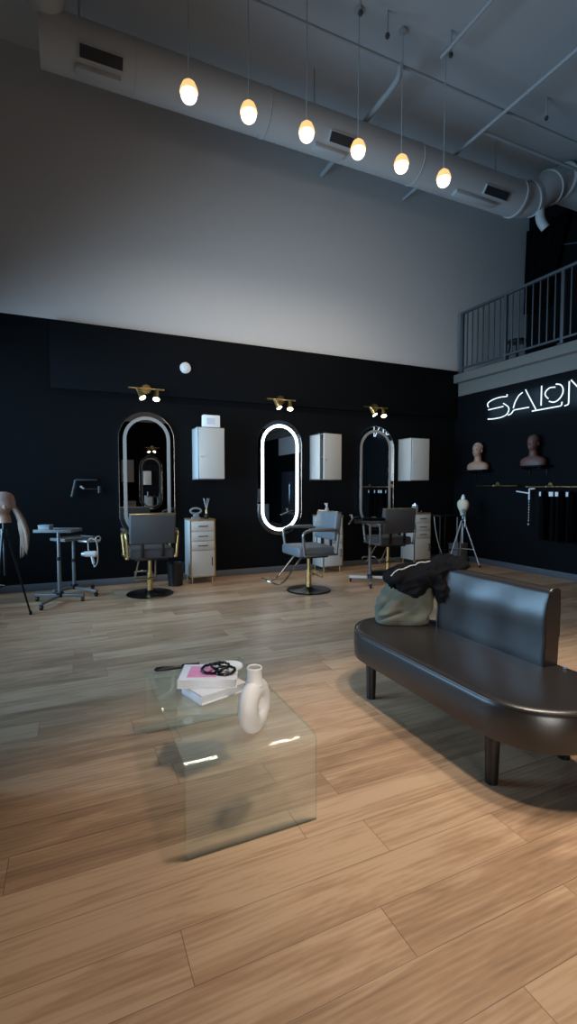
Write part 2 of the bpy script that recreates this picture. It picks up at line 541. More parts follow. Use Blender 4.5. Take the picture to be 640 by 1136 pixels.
def pipe(name, pts, r, label, m_=pipe_paint):
    m = MB(); m.tube(pts, r, seg=12)
    return tag(m.build(name, m_), label, 'pipe')
pipe('ceiling_pipe', [(XL, 4.98, 6.42), (XR, 4.98, 6.42), (7.4, 4.98, 6.42)], 0.02, 'thin pipe crossing the ceiling just above the row of pendant lamps')
pipe('ceiling_pipe', [(5.4, 5.32, 6.37), (8.41, 5.32, 6.37)], 0.022, 'short thin ceiling pipe over the loft end of the duct')
pipe('ceiling_pipe', [(5.345, YB, 6.30), (5.345, YR, 6.30)], 0.024, 'long straight ceiling pipe passing over the duct to the white wall')
pipe('ceiling_pipe', [(4.08, 4.66, 6.38), (4.08, YR, 6.30)], 0.02, 'thin pipe running overhead between the last pendants towards the camera')
pipe('ceiling_pipe', rpath([(3.74, 4.98, 6.44), (3.745, 5.0, 6.31), (3.76, 5.2, 6.30), (3.76, YB, 6.30)], 0.08), 0.036, 'thick bent pipe dropping from the ceiling line towards the duct')
sh = None
for (x, y), lab in zip(((2.98, 4.68), (3.405, 4.78), (4.235, 4.67), (6.155, 4.88)),
                       ('sprinkler head above the third pendant lamp', 'sprinkler head by the top of the bent pipe', 'sprinkler head at the end of the overhead pipe', 'sprinkler head near the loft end of the ceiling')):
    if sh is None:
        sh = thing('sprinkler_head', 'small dark ceiling ' + lab, 'sprinkler', (x, y, ZC), group='sprinkler heads')
        m = MB(); m.cyl((0, 0, 0), (0, 0, -0.26), 0.010); m.build('stem', pipe_paint, sh)
        m = MB(); m.lathe([(0.001, -0.25), (0.022, -0.255), (0.028, -0.28), (0.02, -0.30), (0.001, -0.305)], seg=20); m.build('deflector', dark_fixture, sh)
    else:
        dup(sh, (x, y, ZC), label='small dark ceiling ' + lab)

# pendants ------------------------------------------------------------
def spot_light(name, loc, power, col, size, blend, rad, parent=None, rot=(0, 0, 0)):
    l = bpy.data.lights.new(name, 'SPOT')
    l.energy = power; l.color = col; l.spot_size = R(size); l.spot_blend = blend; l.shadow_soft_size = rad
    o = bpy.data.objects.new(name, l); COL.objects.link(o)
    o.location = loc; o.rotation_euler = rot
    return o
WARM = (1.0, 0.88, 0.74)
pend = None
PX = [1.15, 1.77, 2.44, 3.10, 3.71, 4.36]
names = ['first from the left', 'second from the left', 'third from the left', 'fourth, beside the middle duct grille', 'fifth, second from the loft', 'last, nearest the loft']
def build_pendant(lab, loc):
    p = thing('pendant_lamp', lab, 'lamp', loc, group='pendant lamps')
    top = ZC - loc[2]
    m = MB(); m.cyl((0, 0, 0.13), (0, 0, top - 0.02), 0.006, seg=8); m.build('cord', pipe_paint, p)
    m = MB(); m.lathe([(0.001, top - 0.03), (0.05, top - 0.028), (0.055, top)], seg=20); m.build('canopy', pipe_paint, p)
    m = MB(); m.lathe([(0.001, 0.135), (0.03, 0.133), (0.062, 0.105), (0.084, 0.055), (0.089, 0.02), (0.085, 0.02), (0.07, 0.075), (0.001, 0.115)], seg=28); m.build('shade', amber, p)
    m = MB(); m.ell((0, 0, 0), (0.08, 0.08, 0.078), 24, 16); m.build('bulb', bulb_m, p)
    return p
YP, ZP = 4.90, 5.19
for x, nm in zip(PX, names):
    lab = 'glowing pendant lamp on a thin cord, ' + nm
    if pend is None: pend = build_pendant(lab, (x, YP, ZP))
    else: dup(pend, (x, YP, ZP), label=lab)
    spot_light('pendant_beam', (x, YP, ZP - 0.085), 42, (1.0, 0.82, 0.62), 112, 1.0, 0.05, rot=(R(25), 0, 0))
# the second row of the same lamps hangs over the waiting area, above the frame
for k, x in enumerate((1.3, 2.35, 3.4)):
    dup(pend, (x, 1.35, 4.6), label=('near pendant lamp overhead, above the space between table and bench', 'near pendant lamp overhead, above the near end of the bench', 'near pendant lamp overhead, to the right of the bench')[k])
    spot_light('pendant_beam', (x, 1.35, 4.51), 350, WARM, 54, 0.6, 0.2)

# ------------------------------------------------------------------ stations on the back wall
def pill(w, z0, z1, n=24):
    r = w / 2
    pts = []
    for k in range(n + 1):
        a = PI * k / n
        pts.append((r * math.cos(a), z1 - r + r * math.sin(a)))
    for k in range(n + 1):
        a = PI + PI * k / n
        pts.append((r * math.cos(a), z0 + r + r * math.sin(a)))
    return pts

def make_mirror(label, loc, lit, rz=0):
    t = thing('pill_mirror', label, 'mirror', loc, rz)
    W, H = 0.75, 1.78
    o = pill(W, 0, H)
    m = MB(); m.loft([[(x, -0.045, z) for x, z in pill(W, 0, H)], [(x, -0.005, z) for x, z in pill(W, 0, H)]]); m.build('glass', mirror_m, t, angle=30)
    i0, i1 = pill(W - 0.115, 0.0575, H - 0.0575), pill(W - 0.205, 0.1025, H - 0.1025)
    m = MB(); m.loft([[(x, -0.048, z) for x, z in i0], [(x, -0.048, z) for x, z in i1], [(x, -0.0452, z) for x, z in i1], [(x, -0.0452, z) for x, z in i0]], loop=True)
    m.build('light_band', led_on if lit else frost, t)
    m = MB(); e0, e1 = pill(W + 0.012, -0.006, H + 0.006), pill(W - 0.006, 0.003, H - 0.003)
    m.loft([[(x, -0.047, z) for x, z in e1], [(x, -0.047, z) for x, z in e0], [(x, -0.001, z) for x, z in e0], [(x, -0.001, z) for x, z in e1]], loop=True)
    m.build('rim', chrome, t)
    return t
MX = (0.995, 3.01, 4.80)
make_mirror('unlit tall pill-shaped mirror on the black wall behind the left chair', (MX[0], YB, 0.60), False)
make_mirror('tall pill-shaped mirror with a glowing white light band', (MX[1], YB, 0.60), True)
make_mirror('unlit tall pill-shaped mirror nearest the neon sign wall', (MX[2], YB, 0.60), False)

def make_spot(label, loc):
    t = thing('wall_spotlight', label, 'lamp', loc, group='brass spotlights above the mirrors')
    M = Matrix.Rotation(PI / 2, 4, 'X')
    m = MB(); m.lathe([(0.001, 0), (0.07, 0), (0.07, 0.015), (0.06, 0.03), (0.001, 0.032)], seg=28, M=M); m.build('wall_plate', gold, t)
    m = MB(); m.cyl((-0.24, -0.05, 0), (0.24, -0.05, 0), 0.012, seg=12); m.cyl((0, -0.03, 0), (0, -0.05, 0), 0.015); m.build('bar', gold, t)
    for x, dx in ((-0.12, 0.05), (0.14, -0.02)):
        a = Vector((x, -0.06, -0.01)); d = Vector((dx, -0.05, -0.11)).normalized()
        m = MB(); m.cyl(a, a + d * 0.03, 0.022, 0.026); m.cyl(a + d * 0.03, a + d * 0.15, 0.026, 0.047, seg=24)
        h = m.build('lamp_head', gold, t)
        m = MB(); m.cyl(a + d * 0.148, a + d * 0.156, 0.043, seg=24); m.build('lens', spot_on, h)
    return t
sx = (0.99, 3.0, 4.74)
s0 = make_spot('brass two-headed spotlight above the left unlit mirror', (sx[0], YB - 0.07, 2.69))
dup(s0, (sx[1], YB - 0.07, 2.69), label='brass two-headed spotlight above the glowing mirror')
dup(s0, (sx[2], YB - 0.07, 2.69), label='brass two-headed spotlight above the mirror nearest the neon sign')
for x in sx:
    for dx in (-0.09, 0.12):
        spot_light('spot_beam', (x + dx, YB - 0.2, 2.52), 4, (1, 0.82, 0.55), 70, 0.6, 0.02, rot=(R(-8), 0, 0))

def make_wall_cabinet(label, loc, ajar=0, w=0.38):
    t = thing('wall_cabinet', label, 'cabinet', loc, group='white wall cabinets')
    D, H = 0.35, 0.73
    m = MB()
    m.box(0, 0.018, -D, 0, 0, H, 0.002); m.box(w - 0.018, w, -D, 0, 0, H, 0.002)
    m.box(0, w, -D, 0, 0, 0.018, 0.002); m.box(0, w, -D, 0, H - 0.018, H, 0.002); m.box(0, w, -0.012, 0, 0, H)
    m.box(0.018, w - 0.018, -D + 0.05, 0, H * 0.5 - 0.008, H * 0.5 + 0.008)
    m.build('body', cabinet_white, t)
    m = MB()
    for x0, x1, z0, z1 in ((0, w, 0, 0.012), (0, w, H - 0.012, H), (0, 0.012, 0, H), (w - 0.012, w, 0, H)):
        m.box(x0, x1, -D - 0.004, -D, z0, z1)
    m.build('front_edge', cabinet_gap, t)
    m = MB(); m.box(-w + 0.016, 0, -0.018, 0, 0, H - 0.02, 0.002)
    d = m.build('door', cabinet_white, t, loc=(w - 0.008, -D - 0.005, 0.01))
    d.rotation_euler = (0, 0, R(ajar))
    m = MB(); m.cyl((-w + 0.05, -0.018, H * 0.5 - 0.06), (-w + 0.05, -0.034, H * 0.5 - 0.06), 0.008, seg=12); m.build('knob', gold, d)
    return t
wc = make_wall_cabinet('white wall cabinet with a small white box on its top', (1.637, YB - 0.001, 1.455))
make_wall_cabinet('white wall cabinet with its door ajar, right of the glowing mirror', (3.55, YB - 0.001, 1.455), 12)
dup(wc, (5.306, YB - 0.001, 1.455), label='white wall cabinet nearest the corner with the neon sign wall')
bx = thing('product_box', 'small white box standing on top of the left wall cabinet', 'box', (1.73, YB - 0.30, 2.187))
m = MB(); m.box(0, 0.24, 0, 0.10, 0, 0.175, 0.003); m.build('carton', paper, bx)
m = MB(); m.box(0.05, 0.17, -0.0015, 0, 0.045, 0.13); m.build('label_panel', mat('pale_grey_print', rgb(196, 206, 216), 0.5, var=0.2, vscale=30), bx)

def make_drawers(label, loc):
    t = thing('drawer_cabinet', label, 'cabinet', loc, group='white drawer cabinets')
    w, D, H, b = 0.35, 0.36, 0.90, 0.085
    m = MB(); m.box(0, w, -D, 0, b, H - 0.02, 0.003); m.build('body', cabinet_white, t)
    m = MB(); m.box(-0.006, w + 0.006, -D - 0.02, 0, H - 0.02, H, 0.003); m.build('top', mat('gold_edge_top', rgb(150, 128, 92), 0.4, 0.4, var=0.05), t)
    m = MB()
    m.box(-0.004, 0.012, -D - 0.012, -D - 0.0005, b, H - 0.02); m.box(w - 0.012, w + 0.004, -D - 0.012, -D - 0.0005, b, H - 0.02); m.box(0, w, -D - 0.012, -D - 0.0005, b, b + 0.012)
    m.build('gold_frame', gold, t)
    zs = [(0.735, 0.87), (0.60, 0.725), (0.47, 0.59)]
    for z0, z1 in zs:
        m = MB(); m.box(0.015, w - 0.015, -D - 0.018, -D - 0.001, z0, z1, 0.003); d = m.build('drawer', cabinet_white, t)
        m = MB(); zc = (z0 + z1) / 2
        m.tube(rpath([(0.11, -D - 0.018, zc), (0.11, -D - 0.04, zc), (w - 0.11, -D - 0.04, zc), (w - 0.11, -D - 0.018, zc)], 0.01), 0.006, seg=8); m.build('handle', black_metal, d)
    m = MB(); m.box(0.015, w - 0.015, -D - 0.018, -D - 0.001, b + 0.015, 0.46, 0.003); d = m.build('door', cabinet_white, t)
    m = MB(); m.tube(rpath([(w - 0.05, -D - 0.018, 0.25), (w - 0.05, -D - 0.04, 0.25), (w - 0.05, -D - 0.04, 0.36), (w - 0.05, -D - 0.018, 0.36)], 0.01), 0.006, seg=8); m.build('handle', black_metal, d)
    for x in (0.03, w - 0.03):
        for y in (-D + 0.03, -0.03):
            m = MB(); m.cyl((x, y, 0), (x, y, b), 0.010, 0.015, seg=12); m.build('leg', gold, t)
    return t
d0 = make_drawers('white drawer cabinet between the left chair and the glowing mirror', (1.51, YB - 0.02, 0))
dup(d0, (3.60, YB - 0.02, 0), label='white drawer cabinet behind the middle styling chair')
dup(d0, (5.37, YB - 0.02, 0), label='white drawer cabinet nearest the neon sign wall, behind the right chair')

# things on the drawer cabinets
t = thing('ring_holder', 'small grey ring-shaped holder on the left drawer cabinet', 'holder', (1.60, 6.66, 0.90))
m = MB(); m.box(-0.06, 0.06, -0.04, 0.04, 0, 0.03, 0.008); m.box(-0.035, 0.04, -0.03, 0.03, 0.03, 0.07, 0.008); m.build('base', grey_box, t)
m = MB(); m.tube([(0.075 * math.cos(a) - 0.0, 0.0, 0.115 + 0.038 * math.sin(a)) for a in [2 * PI * k / 28 for k in range(28)]], 0.014, seg=10, closed=True); m.build('ring', grey_box, t)
t = thing('reed_diffuser', 'small gold-topped diffuser with thin reeds on the left drawer cabinet', 'diffuser', (1.755, 6.68, 0.90))
m = MB(); m.lathe([(0.001, 0), (0.032, 0), (0.036, 0.01), (0.034, 0.05), (0.014, 0.07), (0.001, 0.07)], seg=20); m.build('bottle', black_plastic, t)
m = MB(); m.cyl((0, 0, 0.07), (0, 0, 0.13), 0.015, seg=16); m.build('cap', gold, t)
for k in range(5):
    a = k * 1.26
    m = MB(); m.cyl((0, 0, 0.12), (0.045 * math.cos(a), 0.03 * math.sin(a), 0.29), 0.0025, seg=6); m.build('reed', pipe_paint, t)
t = thing('spray_bottle', 'small clear spray bottle on the middle drawer cabinet', 'bottle', (3.75, 6.78, 0.90))
m = MB(); m.lathe([(0.001, 0), (0.034, 0), (0.036, 0.02), (0.034, 0.10), (0.016, 0.13), (0.013, 0.14), (0.001, 0.14)], seg=20); m.build('bottle', mat('frosted_bottle', rgb(150, 156, 160), 0.3, var=0.03), t)
m = MB(); m.cyl((0, 0, 0.14), (0, 0, 0.17), 0.012); m.box(-0.04, 0.015, -0.008, 0.008, 0.17, 0.19, 0.003); m.cyl((-0.03, 0, 0.17), (-0.02, 0, 0.14), 0.004, seg=8); m.build('trigger', white_plastic, t)
t = thing('glass_jar', 'small lidded jar on the drawer cabinet nearest the corner', 'jar', (5.46, 6.72, 0.90))
m = MB(); m.lathe([(0.001, 0), (0.055, 0), (0.058, 0.01), (0.058, 0.11), (0.05, 0.125), (0.001, 0.125)], seg=24); m.build('body', grey_box, t)
m = MB(); m.lathe([(0.001, 0.125), (0.056, 0.126), (0.056, 0.145), (0.012, 0.15), (0.012, 0.17), (0.001, 0.172)], seg=24); m.build('lid', chrome, t)
t = thing('hair_clipper', 'black hair clipper lying on the drawer cabinet nearest the corner', 'clipper', (5.62, 6.7, 0.90), 20)
m = MB(); m.box(-0.075, 0.05, -0.024, 0.024, 0, 0.045, 0.012, 3); m.build('body', black_plastic, t)
m = MB(); m.box(0.05, 0.075, -0.022, 0.022, 0.006, 0.026, 0.003); m.build('blade', chrome, t)

# smoke detector, tool rack
t = thing('smoke_detector', 'round white smoke detector high on the black wall', 'detector', (1.535, YB - 0.07, 3.035))
M = Matrix.Rotation(PI / 2, 4, 'X')
m = MB(); m.lathe([(0.001, 0), (0.078, 0), (0.08, 0.012), (0.072, 0.03), (0.001, 0.03)], seg=32, M=M); m.build('base', white_plastic, t)
m = MB(); m.lathe([(0.001, 0.03), (0.052, 0.03), (0.048, 0.046), (0.02, 0.05), (0.001, 0.05)], seg=32, M=M); m.build('cap', white_plastic, t)
t = thing('tool_rack', 'small dark tool rack fixed on the black wall at far left', 'rack', (0.2, YB, 1.36))
m = MB(); m.box(-0.12, 0.14, -0.10, -0.001, 0.07, 0.095, 0.004); m.build('shelf', rack_dark, t)
m = MB(); m.cyl((-0.12, -0.06, 0.08), (-0.17, -0.08, -0.14), 0.022, seg=14); m.build('holster', rack_dark, t)
m = MB(); m.box(-0.03, 0.14, -0.07, -0.05, -0.045, -0.03, 0.003); m.box(-0.035, -0.02, -0.07, -0.001, -0.045, -0.03); m.build('rail', rack_dark, t)
m = MB(); m.cyl((0.165, -0.06, -0.09), (0.165, -0.06, 0.0), 0.022, seg=16); m.build('cup', rack_dark, t)
t = tag(MB().cyl((0.13, YB - 0.08, 1.36), (0.175, YB - 0.085, 1.325), 0.016, 0.012).build('hair_clip', silver), 'little pale clip stuck in the dark wall tool rack', 'clip')
# waste bin
t = thing('waste_bin', 'black waste bin between the left chair and the drawer cabinet', 'bin', (1.30, 6.62, 0))
m = MB(); m.lathe([(0.001, 0), (0.095, 0), (0.115, 0.30), (0.118, 0.31), (0.110, 0.31), (0.092, 0.02), (0.001, 0.02)], seg=32); m.build('body', black_plastic, t)
m = MB(); m.tube([(0.115 * math.cos(a), 0.115 * math.sin(a), 0.31) for a in [2 * PI * k / 32 for k in range(32)]], 0.006, seg=8, closed=True); m.build('rim', black_metal, t)

# ------------------------------------------------------------------ styling chairs (front = +Y)
def make_chair(label, loc, rz, fab, disc_m, arm_m):
    t = thing('styling_chair', label, 'chair', loc, rz)
    m = MB(); m.lathe([(0.001, 0), (0.285, 0), (0.29, 0.006), (0.28, 0.016), (0.08, 0.028), (0.05, 0.05), (0.001, 0.05)], seg=48); m.build('base_plate', disc_m, t)
    m = MB(); m.cyl((0, 0, 0.04), (0, 0, 0.26), 0.036, seg=20); m.cyl((0, 0, 0.26), (0, 0, 0.27), 0.04, seg=20); m.cyl((0, 0, 0.27), (0, 0, 0.455), 0.024, seg=20); m.build('column', gold, t)
    m = MB(); m.cyl((0.0, -0.03, 0.20), (-0.02, -0.09, 0.21), 0.012); m.cyl((0.06, -0.09, 0.215), (-0.20, -0.09, 0.205), 0.014, seg=14); m.build('pump_lever', gold, t)
    m = MB(); m.box(-0.2, 0.2, -0.18, 0.18, 0.45, 0.475, 0.004); m.build('seat_plate', black_metal, t)
    m = MB(); m.box(-0.265, 0.265, -0.24, 0.27, 0.475, 0.60, 0.03, 4); sc_ = m.build('seat', fab, t)
    m = MB(); m.tube(rpath([(-0.262, -0.235, 0.57), (0.262, -0.235, 0.57), (0.262, 0.265, 0.57), (-0.262, 0.265, 0.57), (-0.262, -0.235, 0.57)], 0.03), 0.005, seg=6); m.build('piping', fab, sc_)
    M = Matrix.Translation((0, -0.255, 0.665)) @ Matrix.Rotation(R(8), 4, 'X')
    m = MB(); m.box(-0.27, 0.27, -0.045, 0.045, 0.0, 0.365, 0.022, 4, M=M); bk = m.build('backrest', fab, t)
    m = MB(); m.box(-0.25, 0.25, -0.050, -0.043, 0.02, 0.345, 0.003, M=M); m.build('back_panel', chair_dark, bk)
    m = MB(); m.box(-0.272, 0.272, -0.03, 0.03, 0.363, 0.373, 0.003, M=M); m.build('top_trim', gold, bk)
    for s in (-1, 1):
        m = MB(); m.box(s * 0.12 - 0.02, s * 0.12 + 0.02, -0.27, -0.25, 0.50, 0.70, 0.003); m.build('back_bracket', black_metal, t)
        pts = rpath([(s * 0.285, -0.25, 0.50), (s * 0.305, -0.27, 0.80), (s * 0.305, 0.14, 0.815), (s * 0.305, 0.235, 0.78), (s * 0.285, 0.20, 0.50)], 0.07, 6)
        m = MB(); m.tube(pts, 0.018, seg=10); m.box(s * 0.285 - 0.03, s * 0.285 + 0.01, -0.26, 0.21, 0.485, 0.51, 0.003); a = m.build('armrest', arm_m, t)
        m = MB(); m.box(s * 0.305 - 0.025, s * 0.305 + 0.025, -0.20, 0.15, 0.808, 0.835, 0.012, 3); m.build('arm_pad', fab, a)
    p1 = rpath([(-0.1, 0.16, 0.455), (-0.13, 0.40, 0.17), (-0.13, 0.50, 0.13), (-0.13, 0.62, 0.19), (0.13, 0.62, 0.19), (0.13, 0.50, 0.13), (0.13, 0.40, 0.17), (0.1, 0.16, 0.455)], 0.06, 4)
    m = MB(); m.tube(p1, 0.012, seg=10); m.build('footrest', chrome, t)
    return t
arm_grey = mat('dark_chrome', rgb(120, 122, 120), 0.35, 0.8, var=0.04)
disc_black = mat('black_base_plate', rgb(30, 27, 25), 0.3, 0.6, var=0.1)
make_chair('dark styling chair with brass arms, seen from behind before the left mirror', (0.90, 6.22, 0), 0, chair_dark, disc_black, gold)
make_chair('grey styling chair in side view by the glowing mirror', (2.82, 5.58, 0), 90, chair_grey, disc_black, arm_grey)
make_chair('dark styling chair behind the silver trolley at the mirror nearest the sign wall', (4.45, 6.10, 0), -4, chair_dark, disc_black, arm_grey)

# ------------------------------------------------------------------ trolleys
def make_trolley(label, loc, rz, h, top_m, frame=None, tw=0.44, bar=None):
    frame = frame or trolley_metal
    t = thing('tray_trolley', label, 'trolley', loc, rz)
    m = MB(); m.box(-0.29, 0.29, -0.022, 0.022, 0.055, 0.09, 0.006); m.build('base_bar', bar or frame, t)
    m = MB(); m.box(-0.02, 0.02, -0.44, -0.02, 0.055, 0.085, 0.006); m.build('base_foot', frame, t)
    m = MB(); m.box(-0.035, 0.035, -0.035, 0.035, 0.05, 0.115, 0.008); m.build('hub', black_plastic, t)
    m = MB(); m.cyl((0, 0, 0.09), (0, 0, h * 0.6), 0.022, seg=16); m.cyl((0, 0, h * 0.6), (0, 0, h - 0.02), 0.018, seg=16); m.build('post', frame, t)
    m = MB(); m.cyl((0, 0, h * 0.6 - 0.02), (0, 0, h * 0.6 + 0.02), 0.028); m.build('height_collar', black_plastic, t)
    for x, y in ((-0.27, 0), (0.27, 0), (0, -0.42)):
        m = MB(); m.cyl((x - 0.012, y, 0.026), (x + 0.012, y, 0.026), 0.026, seg=18); m.box(x - 0.017, x + 0.017, y - 0.012, y + 0.012, 0.03, 0.058, 0.003); m.build('caster', black_plastic, t)
    m = MB(); m.box(-tw / 2, tw / 2, -0.15, 0.15, h - 0.02, h, 0.006)
    for x0, x1, y0, y1 in ((-tw / 2, tw / 2, -0.15, -0.14), (-tw / 2, tw / 2, 0.14, 0.15), (-tw / 2, -tw / 2 + 0.01, -0.15, 0.15), (tw / 2 - 0.01, tw / 2, -0.15, 0.15)):
        m.box(x0, x1, y0, y1, h, h + 0.014, 0.003)
    m.build('tray', top_m, t)
    return t
trolley_metal = mat('dull_silver_tube', rgb(126, 127, 128), 0.45, 0.5, var=0.05)
tray_grey = mat('grey_tray', rgb(98, 98, 96), 0.55, var=0.05)
tray_black = mat('black_tray', rgb(26, 26, 28), 0.45, var=0.05)
make_trolley('silver tray trolley at far left with a small grey box on it', (-0.13, 6.25, 0), -25, 0.845, tray_grey)
tr2 = make_trolley('second silver tray trolley at far left, hung with white tools', (0.03, 6.68, 0), 35, 0.70, tray_grey)
make_trolley('silver tray trolley with a white base bar beside the right chair', (3.85, 5.70, 0), -32, 0.865, tray_black, bar=white_plastic)
t = thing('storage_box', 'small grey box on the tray of the far left trolley', 'box', (-0.26, 6.24, 0.846), -25)
m = MB(); m.box(-0.065, 0.065, -0.05, 0.05, 0, 0.05, 0.005); m.build('body', grey_box, t)
m = MB(); m.box(-0.068, 0.068, -0.053, 0.053, 0.05, 0.065, 0.004); m.build('lid', grey_box, t)
# white dryer-like tools hanging from the second trolley
def dryer(label, loc, rz, sc=1.0):
    t = thing('hair_dryer', label, 'hair dryer', loc, rz)
    m = MB(); m.cyl((-0.07, 0, 0), (0.05, 0, 0), 0.034, 0.038, seg=20); m.ell((0.05, 0, 0), (0.03, 0.038, 0.038), 16, 10); m.build('barrel', white_plastic, t)
    m = MB(); m.cyl((-0.07, 0, 0), (-0.11, 0, 0), 0.034, 0.022, seg=20); m.build('nozzle', silver, t)
    m = MB(); m.cyl((0.01, 0, -0.02), (0.03, 0, -0.12), 0.018, 0.016, seg=16); m.build('handle', white_plastic, t)
    pts = bez([(0.03, 0, -0.12), (0.04, 0.0, -0.16), (0.07, 0.02, -0.10), (0.075, 0.02, 0.05), (0.06, 0.01, 0.16), (0.0, 0.0, 0.195), (-0.03, 0, 0.14), (-0.028, 0, 0.04)], 6)
    m = MB(); m.tube(pts, 0.006, seg=8); m.build('cord', white_plastic, t)
    return t
dryer('white hair dryer hanging by its looped cord off the far left trolley', (0.225, 6.42, 0.52), -15)
M = Matrix.Translation((0.10, -0.24, 0.70))
m = MB(); m.box(-0.15, 0.05, -0.09, 0.09, -0.035, -0.012, 0.005, M=M); m.tube([M @ Vector((0.085 + 0.035 * math.cos(a), 0, -0.015 + 0.035 * math.sin(a))) for a in [2 * PI * k / 20 for k in range(20)]], 0.008, seg=8, closed=True); m.build('tool_holder', silver, tr2)
# tools on the right trolley
t = thing('curling_iron', 'silver hair tool sticking out left of the right trolley tray', 'hair tool', (3.67, 5.86, 0.905), 20)
m = MB(); m.cyl((-0.16, -0.05, -0.07), (0.0, 0, 0.0), 0.012, 0.016); m.build('barrel', chrome, t)
m = MB(); m.cyl((0, 0, 0), (0.13, 0.02, 0.005), 0.02, 0.017); m.build('handle', black_plastic, t)
m = MB(); m.tube([(-0.05, -0.015, 0.0), (-0.03, 0, 0.05), (-0.07, 0.01, 0.045)], 0.008, seg=8); m.build('clamp', silver, t)
t = thing('brush_roll', 'dark tool pouch lying on the right trolley tray', 'pouch', (3.90, 5.70, 0.88), -30)
m = MB(); m.box(-0.15, 0.16, -0.09, 0.09, 0, 0.035, 0.014, 3); m.build('pouch', black_cloth, t)
m = MB(); m.box(-0.02, 0.04, -0.03, 0.03, 0.0355, 0.05, 0.006); m.build('buckle', dark_fixture, t)

# small black table beside the corner cabinet
t = thing('side_table', 'small black side table between the corner cabinet and wig tripod', 'table', (5.93, 6.58, 0))
m = MB(); m.box(-0.19, 0.25, -0.18, 0.18, 0.84, 0.865, 0.005); m.build('tabletop', black_metal, t)
for x in (-0.16, 0.22):
    for y in (-0.15, 0.15):
        m = MB(); m.cyl((x, y, 0), (x, y, 0.84), 0.013, seg=12); m.build('leg', grey_box if (x > 0 and y < 0) else black_metal, t)
m = MB(); m.box(-0.16, 0.22, -0.16, -0.14, 0.25, 0.27); m.box(-0.16, 0.22, 0.14, 0.16, 0.25, 0.27); m.build('stretcher', black_metal, t)
t = MB().tube(bez([(5.66, 6.46, 0.84), (5.66, 6.40, 0.55), (5.72, 6.37, 0.3), (5.80, 6.36, 0.12), (5.86, 6.36, 0.012)], 6), 0.006, seg=8).build('power_cord', pipe_paint)
tag(t, 'thin pale cord hanging down from the black side table', 'cord')

# ------------------------------------------------------------------ mannequins
def ring(z, cx, cy, rx, ry, n=28, p=2.0):
    out = []
    for k in range(n):
        a = 2 * PI * k / n
        c, s = math.cos(a), math.sin(a)
        out.append((cx + rx * math.copysign(abs(c) ** (2 / p), c), cy + ry * math.copysign(abs(s) ** (2 / p), s), z))
    return out

def head_mesh(m, z0=0.0):
    """a bald head on a neck; face towards -Y, neck base at z0, crown about z0 + 0.30"""
    prof = [(0.0, 0, 0.01, 0.060, 0.062), (0.05, 0, 0.008, 0.055, 0.058), (0.075, 0, 0.0, 0.054, 0.062), (0.092, 0, -0.018, 0.048, 0.075),
            (0.11, 0, -0.02, 0.056, 0.082), (0.14, 0, -0.012, 0.066, 0.088), (0.175, 0, -0.004, 0.073, 0.094), (0.21, 0, 0.002, 0.077, 0.098),
            (0.245, 0, 0.006, 0.075, 0.094), (0.275, 0, 0.008, 0.063, 0.080), (0.297, 0, 0.008, 0.042, 0.054), (0.308, 0, 0.008, 0.018, 0.022)]
    rings = []
    for z, cx, cy, rx, ry in prof:
        rings.append(ring(z0 + z, cx, cy, rx, ry, 32, 2.15))
    m.loft(rings)
    # nose, lips, brow, ears
    m.loft([ring(z0 + 0.142, 0, -0.098, 0.016, 0.017, 12), ring(z0 + 0.150, 0, -0.102, 0.015, 0.018, 12), ring(z0 + 0.172, 0, -0.095, 0.009, 0.013, 12), ring(z0 + 0.192, 0, -0.088, 0.006, 0.010, 12)])
    m.ell((0, -0.092, z0 + 0.122), (0.021, 0.013, 0.006), 14, 8)
    m.ell((0, -0.091, z0 + 0.114), (0.018, 0.013, 0.006), 14, 8)
    m.ell((0, -0.088, z0 + 0.096), (0.018, 0.014, 0.012), 14, 8)
    for s in (-1, 1):
        m.ell((s * 0.03, -0.087, z0 + 0.198), (0.022, 0.010, 0.006), 14, 8)
        m.ell((s * 0.03, -0.085, z0 + 0.182), (0.014, 0.010, 0.008), 14, 8)
        m.ell((s * 0.076, 0.008, z0 + 0.168), (0.010, 0.018, 0.030), 14, 10)

def make_bust(label, loc, rz, skin, capm=None, sc=1.0):
    t = thing('mannequin_bust', label, 'mannequin', loc, rz, group='mannequin busts')
    t.scale = (sc, sc, sc)
    m = MB()
    m.loft([ring(0.0, 0, 0.01, 0.185, 0.085, 36, 2.6), ring(0.05, 0, 0.01, 0.195, 0.09, 36, 2.6), ring(0.09, 0, 0.012, 0.185, 0.088, 36, 2.5), ring(0.12, 0, 0.014, 0.150, 0.08, 36, 2.3),
            ring(0.138, 0, 0.014, 0.10, 0.07, 36, 2.1), ring(0.15, 0, 0.012, 0.07, 0.064, 36, 2), ring(0.17, 0, 0.010, 0.060, 0.060, 36, 2)])
    head_mesh(m, 0.16)
    b = m.build('body', skin, t, angle=60)
    m = MB(); m.loft([ring(0.375, 0, 0.006, 0.079, 0.099, 32, 2.1), ring(0.41, 0, 0.010, 0.077, 0.094, 32), ring(0.438, 0, 0.010, 0.064, 0.081, 32), ring(0.460, 0, 0.010, 0.042, 0.055, 32), ring(0.472, 0, 0.010, 0.016, 0.02, 32)])
    m.build('cap', capm or skin, t, angle=60)
    for s in (-1, 1):
        m = MB(); m.ell((s * 0.03, -0.092, 0.342), (0.012, 0.005, 0.005), 12, 8); m.build('eye', black_plastic, t)
    m = MB(); m.ell((0, -0.1015, 0.278), (0.019, 0.006, 0.007), 14, 8); m.build('lips', mat('lip_paint', rgb(120, 60, 58), 0.4, var=0.05), t)
    return t
make_bust('tan mannequin bust with pale cap on the wall left below the neon sign', (6.46, 6.30, 1.645), -78, skin_tan, cap_m)
make_bust('brown mannequin bust in the shade below the middle of the neon sign', (6.46, 5.20, 1.675), -78, skin_brown, mat('brown_cap', rgb(76, 56, 50), 0.65, var=0.05))
